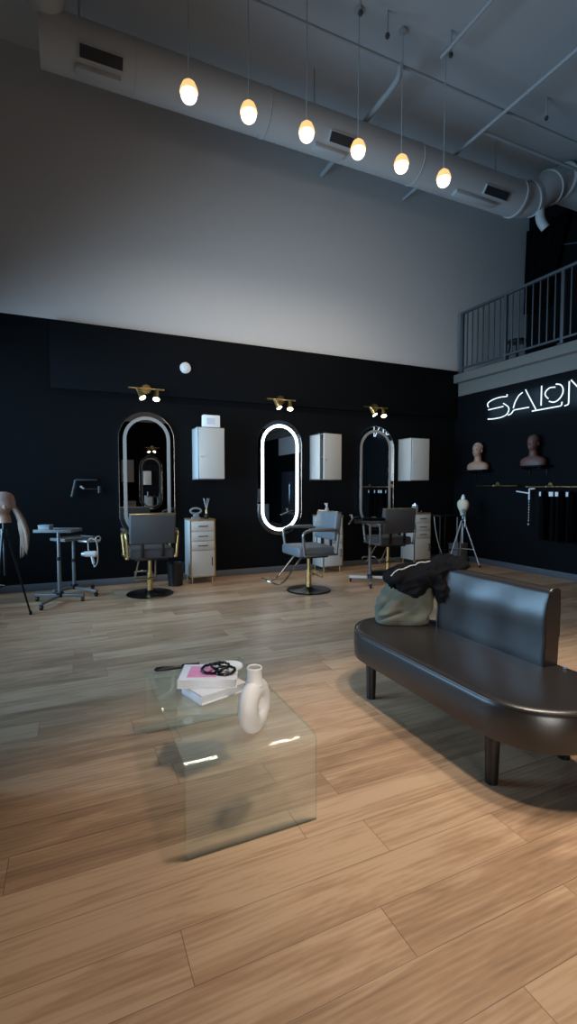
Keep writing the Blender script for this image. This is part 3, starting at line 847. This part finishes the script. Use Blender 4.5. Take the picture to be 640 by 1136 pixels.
for y, z, lab in ((6.30, 1.645, 'narrow black shelf under the tan mannequin bust'), (5.20, 1.675, 'narrow black shelf under the brown mannequin bust')):
    t = thing('wall_shelf', lab, 'shelf', (XR, y, z), group='bust shelves')
    m = MB(); m.box(-0.26, -0.001, -0.24, 0.24, -0.03, -0.001, 0.004); m.build('board', black_paint, t)
    for yy in (-0.15, 0.15):
        m = MB(); m.box(-0.2, -0.001, yy - 0.01, yy + 0.01, -0.05, -0.03); m.box(-0.02, -0.001, yy - 0.01, yy + 0.01, -0.14, -0.03); m.build('bracket', black_metal, t)

# mannequin head with long hair on a dark tripod at the far left
def make_tripod(name, label, cat, loc, rz, h, legm, spread=0.3, thick=0.011):
    t = thing(name, label, cat, loc, rz)
    m = MB(); m.cyl((0, 0, h * 0.45), (0, 0, h), thick * 1.1, seg=14); m.build('column', legm, t)
    m = MB(); m.cyl((0, 0, h * 0.86), (0, 0, h * 0.94), thick * 2.6, seg=18); m.build('crown', black_plastic, t)
    for k in range(3):
        a = PI / 2 + k * 2 * PI / 3
        p = Vector((math.cos(a), math.sin(a), 0))
        m = MB(); m.cyl(Vector((0, 0, h * 0.9)) + p * 0.025, p * spread + Vector((0, 0, 0.015)), thick, thick * 0.8, seg=12); l = m.build('leg', legm, t)
        m = MB(); m.cyl(p * spread, p * spread + Vector((0, 0, 0.04)), thick * 1.3, seg=12); m.build('foot', black_plastic, l)
        m = MB(); q = Vector((0, 0, h * 0.9)) + p * 0.025; e = q.lerp(p * spread, 0.62)
        m.cyl((0, 0, e.z), e, thick * 0.5, seg=8); m.build('brace', legm, t)
    return t
make_tripod('tripod_stand', 'thin black tripod stand at the left frame edge', 'stand', (-0.62, 5.68, 0), 40, 0.98, black_metal, 0.22, 0.012)
t = thing('wig_mannequin', 'mannequin head with long blond hair on the black tripod stand', 'mannequin', (-0.62, 5.68, 0.985), -78)
m = MB(); head_mesh(m, 0.0); m.build('head', skin_tan, t, angle=60)
m = MB(); m.loft([ring(0.15, 0, 0.03, 0.082, 0.085, 32, 2.1), ring(0.2, 0, 0.02, 0.086, 0.092, 32, 2.1), ring(0.235, 0, 0.004, 0.084, 0.104, 32), ring(0.275, 0, 0.008, 0.070, 0.090, 32), ring(0.302, 0, 0.008, 0.046, 0.062, 32), ring(0.316, 0, 0.008, 0.016, 0.02, 32)])
m.build('wig_cap', mat('pink_beige_cap', rgb(150, 120, 108), 0.75, var=0.08), t, angle=60)
for k in range(9):
    f = k / 8 - 0.5
    pts = bez([(0.07 * f, 0.09, 0.16), (0.10 * f + 0.03, 0.14, 0.06), (0.15 * f + 0.05, 0.17 + 0.02 * math.sin(k), -0.10), (0.13 * f + 0.05, 0.17 + 0.05 * f, -0.26 - 0.12 * math.cos(k * 1.7) ** 2)], 7)
    n = len(pts)
    m = MB(); m.tube(pts, 0.02, seg=10, radii=[0.018 + 0.012 * math.sin(PI * i / (n - 1)) - 0.016 * (i / (n - 1)) ** 3 for i in range(n)])
    m.build('hair_lock', hair_blond, t)
tr = make_tripod('tripod_stand', 'silver tripod stand near the corner under the cream wig block', 'stand', (6.10, 6.25, 0), 205, 0.86, silver, 0.30, 0.014)
t = thing('wig_block', 'cream canvas wig block on the silver tripod near the corner', 'mannequin', (6.10, 6.25, 0.892), 0)
m = MB(); m.loft([ring(0, 0, 0, 0.045, 0.045), ring(0.04, 0, 0, 0.052, 0.055), ring(0.09, 0, 0, 0.075, 0.085), ring(0.15, 0, 0, 0.088, 0.105), ring(0.20, 0, 0, 0.082, 0.098), ring(0.235, 0, 0, 0.06, 0.07), ring(0.252, 0, 0, 0.025, 0.03)]); m.build('block', wig_canvas, t)
m = MB(); m.cyl((0, 0, -0.03), (0, 0, 0.0), 0.04, seg=20); m.build('collar', white_plastic, t)
m = MB(); m.lathe([(0.001, 0.235), (0.032, 0.24), (0.034, 0.28), (0.02, 0.30), (0.018, 0.325), (0.001, 0.33)], seg=18); m.build('topper', white_plastic, t)
t = thing('hair_clamp', 'grey tool holder clamped on the left of the silver wig tripod', 'holder', (6.0, 6.10, 0.86), 0)
m = MB(); m.ell((-0.03, 0, 0.09), (0.035, 0.03, 0.035), 16, 10); m.ell((-0.02, 0, 0.02), (0.05, 0.03, 0.02), 16, 10); m.cyl((-0.03, 0, 0.09), (-0.01, 0, 0.02), 0.012); m.build('holder_body', grey_box, t)
m = MB(); m.cyl((0.0, 0, 0.0), (-0.02, -0.03, -0.14), 0.012); m.ell((-0.02, -0.03, -0.15), (0.025, 0.02, 0.04), 14, 10); m.ell((-0.0, 0, -0.06), (0.02, 0.02, 0.03), 14, 10); m.build('dangling_tool', silver, t)
t = thing('storage_box', 'grey box on the floor at the foot of the silver wig tripod', 'box', (6.40, 6.66, 0), 10)
m = MB(); m.box(-0.14, 0.14, -0.1, 0.1, 0, 0.30, 0.006); m.build('body', grey_box, t)
m = MB(); m.box(-0.145, 0.145, -0.105, 0.105, 0.30, 0.335, 0.005); m.build('lid', grey_box, t)

# ------------------------------------------------------------------ sign and rails on the right wall
sg = thing('neon_sign', 'glowing white neon SALON sign on the black wall under the loft', 'sign', (6.55, 5.2, 2.69))
LET = {
 'S': [[(5.79, 2.862), (5.795, 2.83), (5.907, 2.838), (6.035, 2.83), (6.15, 2.80), (6.19, 2.76), (6.17, 2.71)], [(6.169, 2.665), (6.031, 2.67), (5.856, 2.676)], [(5.857, 2.727), (5.763, 2.657), (5.746, 2.599), (5.79, 2.535), (5.898, 2.504), (6.059, 2.499), (6.175, 2.508)]],
 'A': [[(5.49, 2.84), (5.558, 2.809), (5.629, 2.711), (5.66, 2.62)], [(5.366, 2.59), (5.655, 2.588), (5.69, 2.535), (5.759, 2.52)], [(5.437, 2.873), (5.241, 2.536)]],
 'L': [[(5.153, 2.879), (5.154, 2.584)], [(5.309, 2.522), (5.043, 2.526), (4.818, 2.530), (4.812, 2.585)]],
 'O': [[(4.914, 2.86), (4.84, 2.835), (4.801, 2.769), (4.811, 2.693), (4.87, 2.624), (4.944, 2.602), (5.02, 2.626)], [(4.925, 2.818), (5.014, 2.824), (5.077, 2.785), (5.088, 2.729), (5.034, 2.667)]],
 'N': [[(4.708, 2.86), (4.708, 2.532), (4.769, 2.521)], [(4.68, 2.872), (4.38, 2.53)], [(4.34, 2.87), (4.34, 2.53)]],
}
face_m = mat('grey_letter_backing', rgb(34, 38, 44), 0.5, var=0.05)
for L_, strokes in LET.items():
    m = MB()
    for s in strokes:
        P_ = [(0, y - 5.2, z - 2.69) for y, z in s]
        P_ = bez(P_, 6) if L_ in 'SO' and len(s) > 3 else rpath(P_, 0.03)
        m.tube(P_, 0.0085, seg=8)
    lo = m.build('letter', neon, sg)
    ys_ = [y for s in strokes for y, z in s]
    hl = bpy.data.lights.new('letter_halo', 'AREA'); hl.shape = 'RECTANGLE'; hl.size = max(0.1, max(ys_) - min(ys_)); hl.size_y = 0.34; hl.energy = 1.6; hl.color = (0.45, 0.75, 1.0)
    ho = bpy.data.objects.new('letter_halo', hl); COL.objects.link(ho); ho.location = (6.545, (max(ys_) + min(ys_)) / 2, 2.69); ho.rotation_euler = (R(90), 0, R(-90))
    m = MB()
    for s in strokes:
        for y, z in (s[0], s[-1]):
            m.cyl((0.0, y - 5.2, z - 2.69), (0.049, y - 5.2, z - 2.69), 0.006, seg=8)
    m.build('standoff', face_m, lo)

def make_rod(label, y0, y1, z):
    t = thing('clothes_rail', label, 'rail', (6.5, y0, z))
    m = MB(); m.cyl((0, 0, 0), (0, y1 - y0, 0), 0.012, seg=14); m.build('rod', gold, t)
    for f in (0.45, ) if y0 > 5.4 else (0.25, 0.85):
        y = (y1 - y0) * f
        m = MB(); m.cyl((0, y, 0), (0.099, y, 0.03), 0.009, seg=12); m.cyl((0.085, y, 0.028), (0.099, y, 0.03), 0.035, seg=24); m.ell((0, y, 0.0), (0.02, 0.02, 0.02), 12, 8); m.build('bracket', gold, t)
    return t
make_rod('short brass rail on the black wall under the tan mannequin bust', 6.36, 5.50, 1.368)
make_rod('long brass rail with black capes on hangers under the brown bust', 5.35, 3.9, 1.352)
t = thing('display_hook', 'white wall arm with a dangling chain between the two brass rails', 'hook', (6.5, 5.28, 1.25))
m = MB(); m.cyl((0.0, 0.0, 0.0), (-0.02, 0.22, 0.03), 0.011, seg=10); m.cyl((0, 0, -0.1), (0, 0, 0.07), 0.013, seg=10); m.cyl((0, 0, 0.07), (0, -0.1, 0.072), 0.011, seg=10); m.build('arm', white_plastic, t)
for k in range(8):
    m = MB(); m.ell((0, 0, -0.13 - k * 0.042), (0.009, 0.009, 0.017), 10, 8); m.build('chain_link', silver, t)
m = MB(); m.ell((0, 0, -0.48), (0.016, 0.016, 0.022), 12, 8); m.build('pendant', silver, t)
rings_y = (5.02, 4.84, 4.75, 4.59, 4.35)
for k, y in enumerate(rings_y):
    t = thing('salon_cape', 'black cape on the long brass rail, ' + ('first from the white wall arm', 'second from the white wall arm', 'third from the white wall arm', 'fourth from the white wall arm', 'last by the frame edge')[k], 'cape', (6.5, y, 1.352), group='black capes on the rail')
    m = MB(); m.tube(rpath([(0, 0, 0.02), (-0.02, 0, 0.018), (-0.022, 0, -0.01), (0, 0, -0.05)], 0.01), 0.004, seg=6)
    m.tube(rpath([(-0.085, 0.0, -0.11), (0, 0, -0.045), (0.085, 0.0, -0.11)], 0.02), 0.006, seg=8); m.build('hanger', black_plastic, t)
    m = MB()
    prof = [(-0.055, 0.02), (-0.12, 0.085), (-0.3, 0.088), (-0.55, 0.09), (-0.8, 0.085)]
    rr = []
    for z, w in prof:
        rr.append([(w * math.cos(a) * (1 + 0.04 * math.sin(5 * a + k)), (0.012 + (0.022 if z < -0.1 else 0)) * math.sin(a) * (1 + 0.25 * math.sin(4 * a + z * 4 + k)), z) for a in [2 * PI * j / 32 for j in range(32)]])
    m.loft(rr); m.build('cloth', black_cloth, t)
    m = MB(); w_ = (0.014, 0.035, 0.025, 0.018, 0.014)[k]
    m.box(-0.095, -0.088, -w_, w_, -0.14, -0.075, 0.003); m.build('white_tag', white_plastic, t)

# ------------------------------------------------------------------ bench
def stadium(x0, x1, y0, y1, z, inset=0.0, n=18, rr=0.325):
    x0 += inset; x1 -= inset; y0 += inset; y1 -= inset
    r = min((x1 - x0) / 2, rr - inset)
    pts = []
    for cx, cy, a0 in ((x1 - r, y1 - r, 0), (x0 + r, y1 - r, PI / 2), (x0 + r, y0 + r, PI), (x1 - r, y0 + r, 1.5 * PI)):
        for k in range(n + 1):
            a = a0 + PI / 2 * k / n
            pts.append((cx + r * math.cos(a), cy + r * math.sin(a), z))
    return pts
BX, BY = 1.985, 2.05
bn = thing('lounge_bench', 'dark leather bench with rounded ends and a padded centre backrest', 'bench', (BX, BY, 0))
x0, x1, y0, y1 = -0.33, 0.33, -0.80, 0.80
m = MB()
prof = [(0.250, 0.02), (0.245, 0.004), (0.255, 0.0), (0.33, -0.004), (0.395, -0.002), (0.412, 0.004), (0.422, 0.018), (0.424, 0.04), (0.427, 0.10), (0.428, 0.18)]
m.loft([stadium(x0, x1, y0, y1, z, i) for z, i in prof])
seat = m.build('seat', leather, bn, angle=60)
m = MB(); m.tube(stadium(x0, x1, y0, y1, 0.414, 0.004), 0.005, seg=8, closed=True); m.build('seam_piping', leather, seat)
for lx in (-0.255, 0.235):
    for ly in (-0.485, 0.485):
        m = MB(); m.cyl((lx, ly, 0), (lx, ly, 0.25), 0.028, 0.034, seg=24); m.build('leg', leg_black, bn)
# backrest: padded profile swept along Y, front face to -X
ys = [0.0, 0.003, 0.010, 0.03] + [0.03 + 0.06 * k for k in range(1, 13)] + [0.766, 0.782, 0.792, 0.796]
prof = [(0.0, 0.0), (-0.004, 0.06), (0.004, 0.13), (0.0, 0.19), (-0.002, 0.25), (0.010, 0.32), (0.030, 0.375), (0.036, 0.392), (0.050, 0.401), (0.098, 0.401), (0.110, 0.392), (0.114, 0.30), (0.112, 0.15), (0.105, 0.0)]
m = MB()
rgs = []
for i, y in enumerate(ys):
    e = min(y, 0.796 - y)
    k = 1 - max(0, 1 - e / 0.03) ** 2 * 0.12
    rg = []
    for j, (px, pz) in enumerate(prof):
        fx = 0.056 + (px - 0.056) * k
        if j < 7 and e > 0.03:
            fx += 0.007 * math.sin(y * 19 + pz * 6) * math.sin(pz * 8)
        rg.append((0.205 + fx, -0.385 + y, 0.424 + pz * (1 - (1 - k) * 0.12)))
    rgs.append(rg)
m.loft(rgs)
bk = m.build('backrest', leather, bn, angle=50)
m = MB()
for y in (-0.380, 0.406):
    m = MB(); m.tube([(0.205 + px, y, 0.424 + pz) for px, pz in prof[:-1]], 0.004, seg=6)
    m.build('seam_piping', leather, bk)
m = MB(); m.cyl((0.30, -0.43, 0.4265), (0.30, -0.43, 0.434), 0.012, seg=16); m.build('button', silver, bn)

# bag on the far end of the seat
def remesh_blob(parts, voxel, amp, fscale, seed, name, m_, parent=None, ridge=0.0, floor=None, oct=3):
    mb = MB()
    for c, r, rot in parts:
        Mr = Matrix.Rotation(R(rot[2]), 4, 'Z') @ Matrix.Rotation(R(rot[1]), 4, 'Y') @ Matrix.Rotation(R(rot[0]), 4, 'X')
        mb.ell((0, 0, 0), r, 28, 18, M=Matrix.Translation(c) @ Mr)
    tmp = mb.build('tmp', m_)
    md = tmp.modifiers.new('r', 'REMESH'); md.mode = 'VOXEL'; md.voxel_size = voxel
    sm = tmp.modifiers.new('s', 'SMOOTH'); sm.factor = 0.5; sm.iterations = 6
    dg = bpy.context.evaluated_depsgraph_get()
    me = bpy.data.meshes.new_from_object(tmp.evaluated_get(dg))
    old = tmp.data
    bpy.data.objects.remove(tmp)
    me.name = name
    nrm = [v.normal.copy() for v in me.vertices]
    for v, n in zip(me.vertices, nrm):
        p = v.co * fscale + Vector((seed, seed * 0.7, 0))
        d = noise.fractal(p, 1.0, 2.0, oct) * amp
        if ridge:
            d -= ridge * (1 - abs(noise.noise(Vector((p.x * 0.9, p.y * 0.9, p.z * 0.45)) + Vector((3, 1, 7))))) ** 6
        v.co += n * d
        if floor is not None and v.co.z < floor:
            v.co.z = floor
    me.materials.clear(); me.materials.append(m_)
    for p in me.polygons: p.use_smooth = True
    o = bpy.data.objects.new(name, me); COL.objects.link(o)
    if parent: o.parent = parent
    return o
bg = thing('canvas_bag', 'slumped olive canvas bag on the far end of the bench', 'bag', (2.05, 2.655, 0.43), -28)
m = MB()
NR, NS = 30, 72
rgs = []
for i in range(NR + 1):
    f = i / NR
    z = 0.285 * f
    w = 0.185 - 0.022 * f + 0.014 * math.sin(PI * f)
    d = 0.125 - 0.045 * f ** 1.5 + 0.012 * math.sin(PI * f)
    e = min(1, 0.90 + 0.10 * math.sqrt(min(1, f * 8)))
    rg = []
    for q in ring(z, 0.085 * f ** 1.3, 0.03 * f, w * e, d * e, NS, 3.2):
        p = Vector(q)
        c = Vector((p.x, p.y, 0)).normalized()
        u = p.x * 0.75 + p.z * 0.9
        v = p.z * 0.75 - p.x * 0.5
        amp = math.sin(PI * min(1, f * 1.5 + 0.05)) * 0.5 + 0.6
        fold = 0.018 * noise.noise(Vector((u * 5, p.y * 6, v * 19))) + 0.010 * noise.noise(Vector((u * 12 + 4, p.y * 9, v * 34)))
        fold -= 0.040 * max(0, 1 - abs(noise.noise(Vector((u * 3 + 9, p.y * 3, v * 13)))) * 5.0) ** 1.3
        p += c * fold * amp
        rg.append(p)
    rgs.append(rg)
m.loft(rgs)
bb = m.build('bag_body', canvas, bg, angle=80)
jk = thing('black_jacket', 'black jacket thrown over the canvas bag and the bench backrest', 'jacket', (2.08, 2.58, 0.72))
jm = remesh_blob([((-0.03, 0.06, 0.015), (0.13, 0.145, 0.085), (0, -6, -25)), ((0.06, 0.0, 0.045), (0.14, 0.14, 0.085), (0, -10, -25)), ((-0.03, -0.045, -0.02), (0.115, 0.055, 0.075), (0, 0, -25)),
             ((0.15, -0.07, 0.075), (0.13, 0.13, 0.075), (0, -16, -25)), ((0.21, -0.13, 0.125), (0.10, 0.14, 0.05), (0, -4, 0)), ((0.10, -0.115, 0.03), (0.09, 0.05, 0.08), (0, 0, -20)), ((0.09, -0.165, -0.03), (0.035, 0.05, 0.10), (0, 0, 0))],
             0.008, 0.008, 7, 5.1, 'cloth', jacket_m, jk, ridge=0.010)
me = jm.data
for v in me.vertices:                     # long soft creases running over the bag
    q = v.co
    t_ = q.x * 0.5 + q.y * 1.0
    n1_ = noise.noise(Vector((q.x * 5 + 2, q.y * 5, q.z * 16 - q.x * 6)))
    n2_ = noise.noise(Vector((q.x * 9, q.y * 9 + 3, q.z * 34 - q.x * 12)))
    v.co += v.normal * (0.020 * (1 - 2.2 * abs(n1_)) + 0.010 * (1 - 2 * abs(n2_)) - 0.012)
from mathutils.bvhtree import BVHTree
bv = BVHTree.FromPolygons([v.co for v in me.vertices], [tuple(p.vertices) for p in me.polygons])
cord = []
for p in bez([(-0.15, 0.03, 0.04), (-0.09, -0.02, 0.11), (-0.01, -0.04, 0.14), (0.07, -0.06, 0.17)], 6):
    h = bv.find_nearest(p)
    cord.append(h[0] + h[1] * 0.003)
m = MB(); m.tube(cord, 0.004, seg=8); m.build('pale_cord', pale_trim, jk)

# ------------------------------------------------------------------ glass table and what lies on it
X0, X1, Y0, Y1, H, TH = 0.355, 0.885, 1.675, 2.675, 0.36, 0.012
tb = thing('glass_table', 'clear bent glass waterfall coffee table', 'table', ((X0 + X1) / 2, (Y0 + Y1) / 2, 0))
r = 0.035
def uprof(off):
    y0, y1, z1, rr = -0.5 + off, 0.5 - off, H - off, r - off
    pts = [(y0, 0)]
    for k in range(9):
        a = PI - PI / 2 * k / 8
        pts.append((y0 + rr + rr * math.cos(a), z1 - rr + rr * math.sin(a)))
    for k in range(9):
        a = PI / 2 - PI / 2 * k / 8
        pts.append((y1 - rr + rr * math.cos(a), z1 - rr + rr * math.sin(a)))
    pts.append((y1, 0))
    return pts
o, i_ = uprof(0), uprof(TH)
bm = bmesh.new()
hw = (X1 - X0) / 2
V = {}
for s in (-1, 1):
    for nm, arr in (('o', o), ('i', i_)):
        V[s, nm] = [bm.verts.new((s * hw, y, z)) for y, z in arr]
n = len(o)
for k in range(n - 1):
    bm.faces.new((V[-1, 'o'][k], V[1, 'o'][k], V[1, 'o'][k + 1], V[-1, 'o'][k + 1]))
    bm.faces.new((V[-1, 'i'][k], V[-1, 'i'][k + 1], V[1, 'i'][k + 1], V[1, 'i'][k]))
    for s in (-1, 1):
        f = bm.faces.new((V[s, 'o'][k], V[s, 'o'][k + 1], V[s, 'i'][k + 1], V[s, 'i'][k])); f.material_index = 1
for k in (0, n - 1):
    f = bm.faces.new((V[-1, 'o'][k], V[-1, 'i'][k], V[1, 'i'][k], V[1, 'o'][k])); f.material_index = 1
mm = MB(); mm.bm.free(); mm.bm = bm
mm.build('bent_glass', [glass_m, glass_edge], tb, angle=35)

def book(name, label, loc, rz, w, d, h, art=None):
    t = thing(name, label, 'book', loc, rz, group='books on the glass table')
    m = MB(); m.box(-w / 2, w / 2, -d / 2, d / 2, h - 0.004, h, 0.0015); m.box(-w / 2, w / 2, -d / 2, d / 2, 0, 0.004, 0.0015); m.box(-w / 2, -w / 2 + 0.005, -d / 2, d / 2, 0, h, 0.0015)
    c = m.build('cover', cover, t)
    m = MB(); m.box(-w / 2 + 0.004, w / 2 - 0.006, -d / 2 + 0.006, d / 2 - 0.006, 0.004, h - 0.004); m.build('page_block', paper, t)
    if art: art(t, c, w, d, h)
    return t
def art(t, c, w, d, h):
    m = MB(); m.box(-w / 2 + 0.04, w / 2 - 0.10, -d / 2 + 0.03, d / 2 - 0.03, h, h + 0.0008); m.build('pink_cover_print', pink, t)
ZT = H + 0.0005
book('hardback_book', 'white book under the pink-covered one on the glass table', (0.615, 2.225, ZT), 17, 0.25, 0.18, 0.043)
book('hardback_book', 'white book with a pink cover print, on top of the other', (0.605, 2.27, ZT + 0.0435), -22, 0.28, 0.20, 0.043, art)
ZB = ZT + 0.087
t = tag(MB().lathe([(0.001, 0), (0.064, 0), (0.068, 0.004), (0.066, 0.010), (0.06, 0.012), (0.054, 0.009), (0.001, 0.008)], seg=36).build('round_dish', ceramic, loc=(0.712, 2.285, ZB)), 'small round white dish at the back corner of the top book', 'dish')
hair_tie = mat('black_glossy_cord', rgb(16, 14, 18), 0.25, var=0.1)
for k, (x, y, z, rr, tl) in enumerate(((0.622, 2.272, 0.011, 0.052, 0), (0.672, 2.225, 0.010, 0.046, 0), (0.652, 2.243, 0.031, 0.042, 5))):
    m = MB()
    pts = []
    for q in range(72):
        a = 2 * PI * q / 72
        w_ = 0.0012 * math.sin(9 * a); w2_ = 0.0012 * math.cos(9 * a)
        pts.append(((rr + w_) * math.cos(a), (rr * 0.92 + w_) * math.sin(a), w2_ + 0.004 * math.sin(a + k)))
    m.tube(pts, 0.0065, seg=8, closed=True)
    ob = m.build('hair_tie', hair_tie, loc=(x, y, ZB + z)); ob.rotation_euler = (R(tl), R(tl), 0)
    tag(ob, ('left black coiled hair tie on the pink book cover', 'right black coiled hair tie on the pink book cover', 'upper black coiled hair tie resting across the other two')[k], 'hair tie', 'black hair ties on the book')
t = thing('hair_brush', 'black tapered brush handle poking out beside the books', 'brush', (0.39, 2.60, ZT), -8)
m = MB(); m.tube([(0.0, 0, 0.013), (0.012, 0, 0.014), (0.05, 0, 0.015), (0.11, 0, 0.014), (0.15, 0, 0.013)], 0.01, seg=14, radii=[0.003, 0.011, 0.0125, 0.010, 0.008]); m.build('handle', black_plastic, t)
m = MB(); m.box(0.145, 0.245, -0.026, 0.026, 0.004, 0.022, 0.008, 3); m.build('head', black_plastic, t)

# donut vase
vs = thing('donut_vase', 'white ceramic ring-shaped vase with a short neck on the glass table', 'vase', (0.666, 1.80, ZT), 42)
m = MB()
ni, nj = 56, 20
rings_ = []
for i in range(ni):
    a = 2 * PI * i / ni
    ex, ez = 0.056, 0.064              # ellipse of the tube's centre line
    cx, cz = ex * math.cos(a), 0.106 + ez * math.sin(a)
    # tube section, wider radially than the hole needs
    nx, nz = math.cos(a) / ex, math.sin(a) / ez
    l = math.hypot(nx, nz); nx /= l; nz /= l
    rg = []
    for j in range(nj):
        b_ = 2 * PI * j / nj
        rr = (0.045 + 0.001 * abs(math.sin(a))) * math.cos(b_)
        rg.append((cx + nx * rr, 0.038 * math.sin(b_), max(0.0, cz + nz * rr)))
    rings_.append(rg)
m.loft(rings_, loop=True)
m.build('body', ceramic, vs, angle=70)
m = MB(); m.lathe([(0.038, 0.192), (0.031, 0.214), (0.029, 0.25), (0.032, 0.259), (0.030, 0.264), (0.025, 0.26), (0.024, 0.225), (0.001, 0.22)], seg=28); m.build('neck', ceramic, vs)

# ------------------------------------------------------------------ what the mirrors show behind the camera
t = make_mirror('unlit pill-shaped mirror on the opposite wall, seen reflected', (2.5, YR, 0.60), False, 180)
t = make_spot('brass spotlight on the opposite wall, seen reflected in the left mirror', (2.55, YR + 0.001, 2.66)); t.rotation_euler = (0, 0, PI)
dup(d0, (1.96, YR + 0.02, 0), 180, label='white drawer cabinet on the opposite wall, low in the left mirror')
dup(wc, (1.92, YR + 0.001, 1.50), 180, label='white wall cabinet on the opposite wall, left in the reflection')
fr = thing('fridge', 'dark steel fridge reflected in the glowing mirror', 'fridge', (6.23, 0.85, 0), -90)
m = MB(); m.box(-0.40, 0.40, -0.33, 0.33, 0.02, 1.80, 0.012); m.build('body', fridge_m, fr)
m = MB(); m.box(-0.395, 0.395, -0.36, -0.332, 0.62, 1.79, 0.01); d = m.build('door', fridge_m, fr)
m = MB(); m.tube(rpath([(-0.30, -0.36, 0.85), (-0.30, -0.41, 0.87), (-0.30, -0.41, 1.45), (-0.30, -0.36, 1.47)], 0.03), 0.012, seg=10); m.build('handle', chrome, d)
m = MB(); m.box(-0.395, 0.395, -0.36, -0.332, 0.04, 0.60, 0.01); m.build('drawer', fridge_m, fr)
ct = thing('storage_counter', 'pale counter cabinet reflected low in the glowing mirror', 'counter', (6.08, YR + 0.32, 0))
m = MB(); m.box(-0.45, 0.45, -0.3, 0.3, 0, 0.74, 0.006); m.build('body', white_plastic, ct)
m = MB(); m.box(-0.47, 0.47, -0.3, 0.32, 0.741, 0.80, 0.004); m.build('worktop', black_metal, ct)
mw = thing('microwave', 'white microwave on the counter reflected in the glowing mirror', 'microwave', (6.05, YR + 0.32, 0.801))
m = MB(); m.box(-0.28, 0.28, -0.2, 0.2, 0, 0.48, 0.01); m.build('body', white_plastic, mw)
m = MB(); m.box(-0.26, 0.14, 0.2, 0.21, 0.02, 0.46, 0.004); m.build('door', white_plastic, mw)

# ------------------------------------------------------------------ daylight and world
def area(name, loc, rot, sx, sy, power, col):
    l = bpy.data.lights.new(name, 'AREA'); l.shape = 'RECTANGLE'; l.size = sx; l.size_y = sy; l.energy = power; l.color = col
    o = bpy.data.objects.new(name, l); COL.objects.link(o); o.location = loc; o.rotation_euler = rot
    return o
a1 = area('window_daylight', (XL - 0.02, (WY0 + WY1) / 2, (WZ0 + WZ1) / 2), (0, R(-90), 0), WZ1 - WZ0, WY1 - WY0, 170, (0.36, 0.67, 1.0))
a1.data.spread = R(108)
a2 = area('window_daylight', ((RX0 + RX1) / 2, YR - 0.02, RZ1 / 2), (R(94), 0, R(-21)), RX1 - RX0 - 0.1, RZ1 - 0.1, 25, (1.0, 0.95, 0.88))
a2.data.spread = R(43)

w = bpy.data.worlds.new('world'); S.world = w; w.use_nodes = True
w.node_tree.nodes['Background'].inputs[0].default_value = (0.5, 0.7, 1.0, 1)
w.node_tree.nodes['Background'].inputs[1].default_value = 0.3

# ------------------------------------------------------------------ camera
cd = bpy.data.cameras.new('camera'); cam = bpy.data.objects.new('camera', cd); COL.objects.link(cam)
cam.location = (0, 0, 1.35)
cam.rotation_euler = (R(90 - 2.98), 0, R(-24.4))
cd.sensor_fit = 'HORIZONTAL'; cd.sensor_width = 36; cd.lens = 535 / 640 * 36
cd.clip_start = 0.05
S.camera = cam
vs_ = S.view_settings
S.display_settings.display_device = 'sRGB'
vs_.view_transform = 'Standard'; vs_.look = 'None'; vs_.gamma = 1; vs_.exposure = 0.0; vs_.use_curve_mapping = False
S.cycles.use_denoising = True
S.cycles.max_bounces = 10
S.cycles.transparent_max_bounces = 16
S.cycles.sample_clamp_indirect = 4
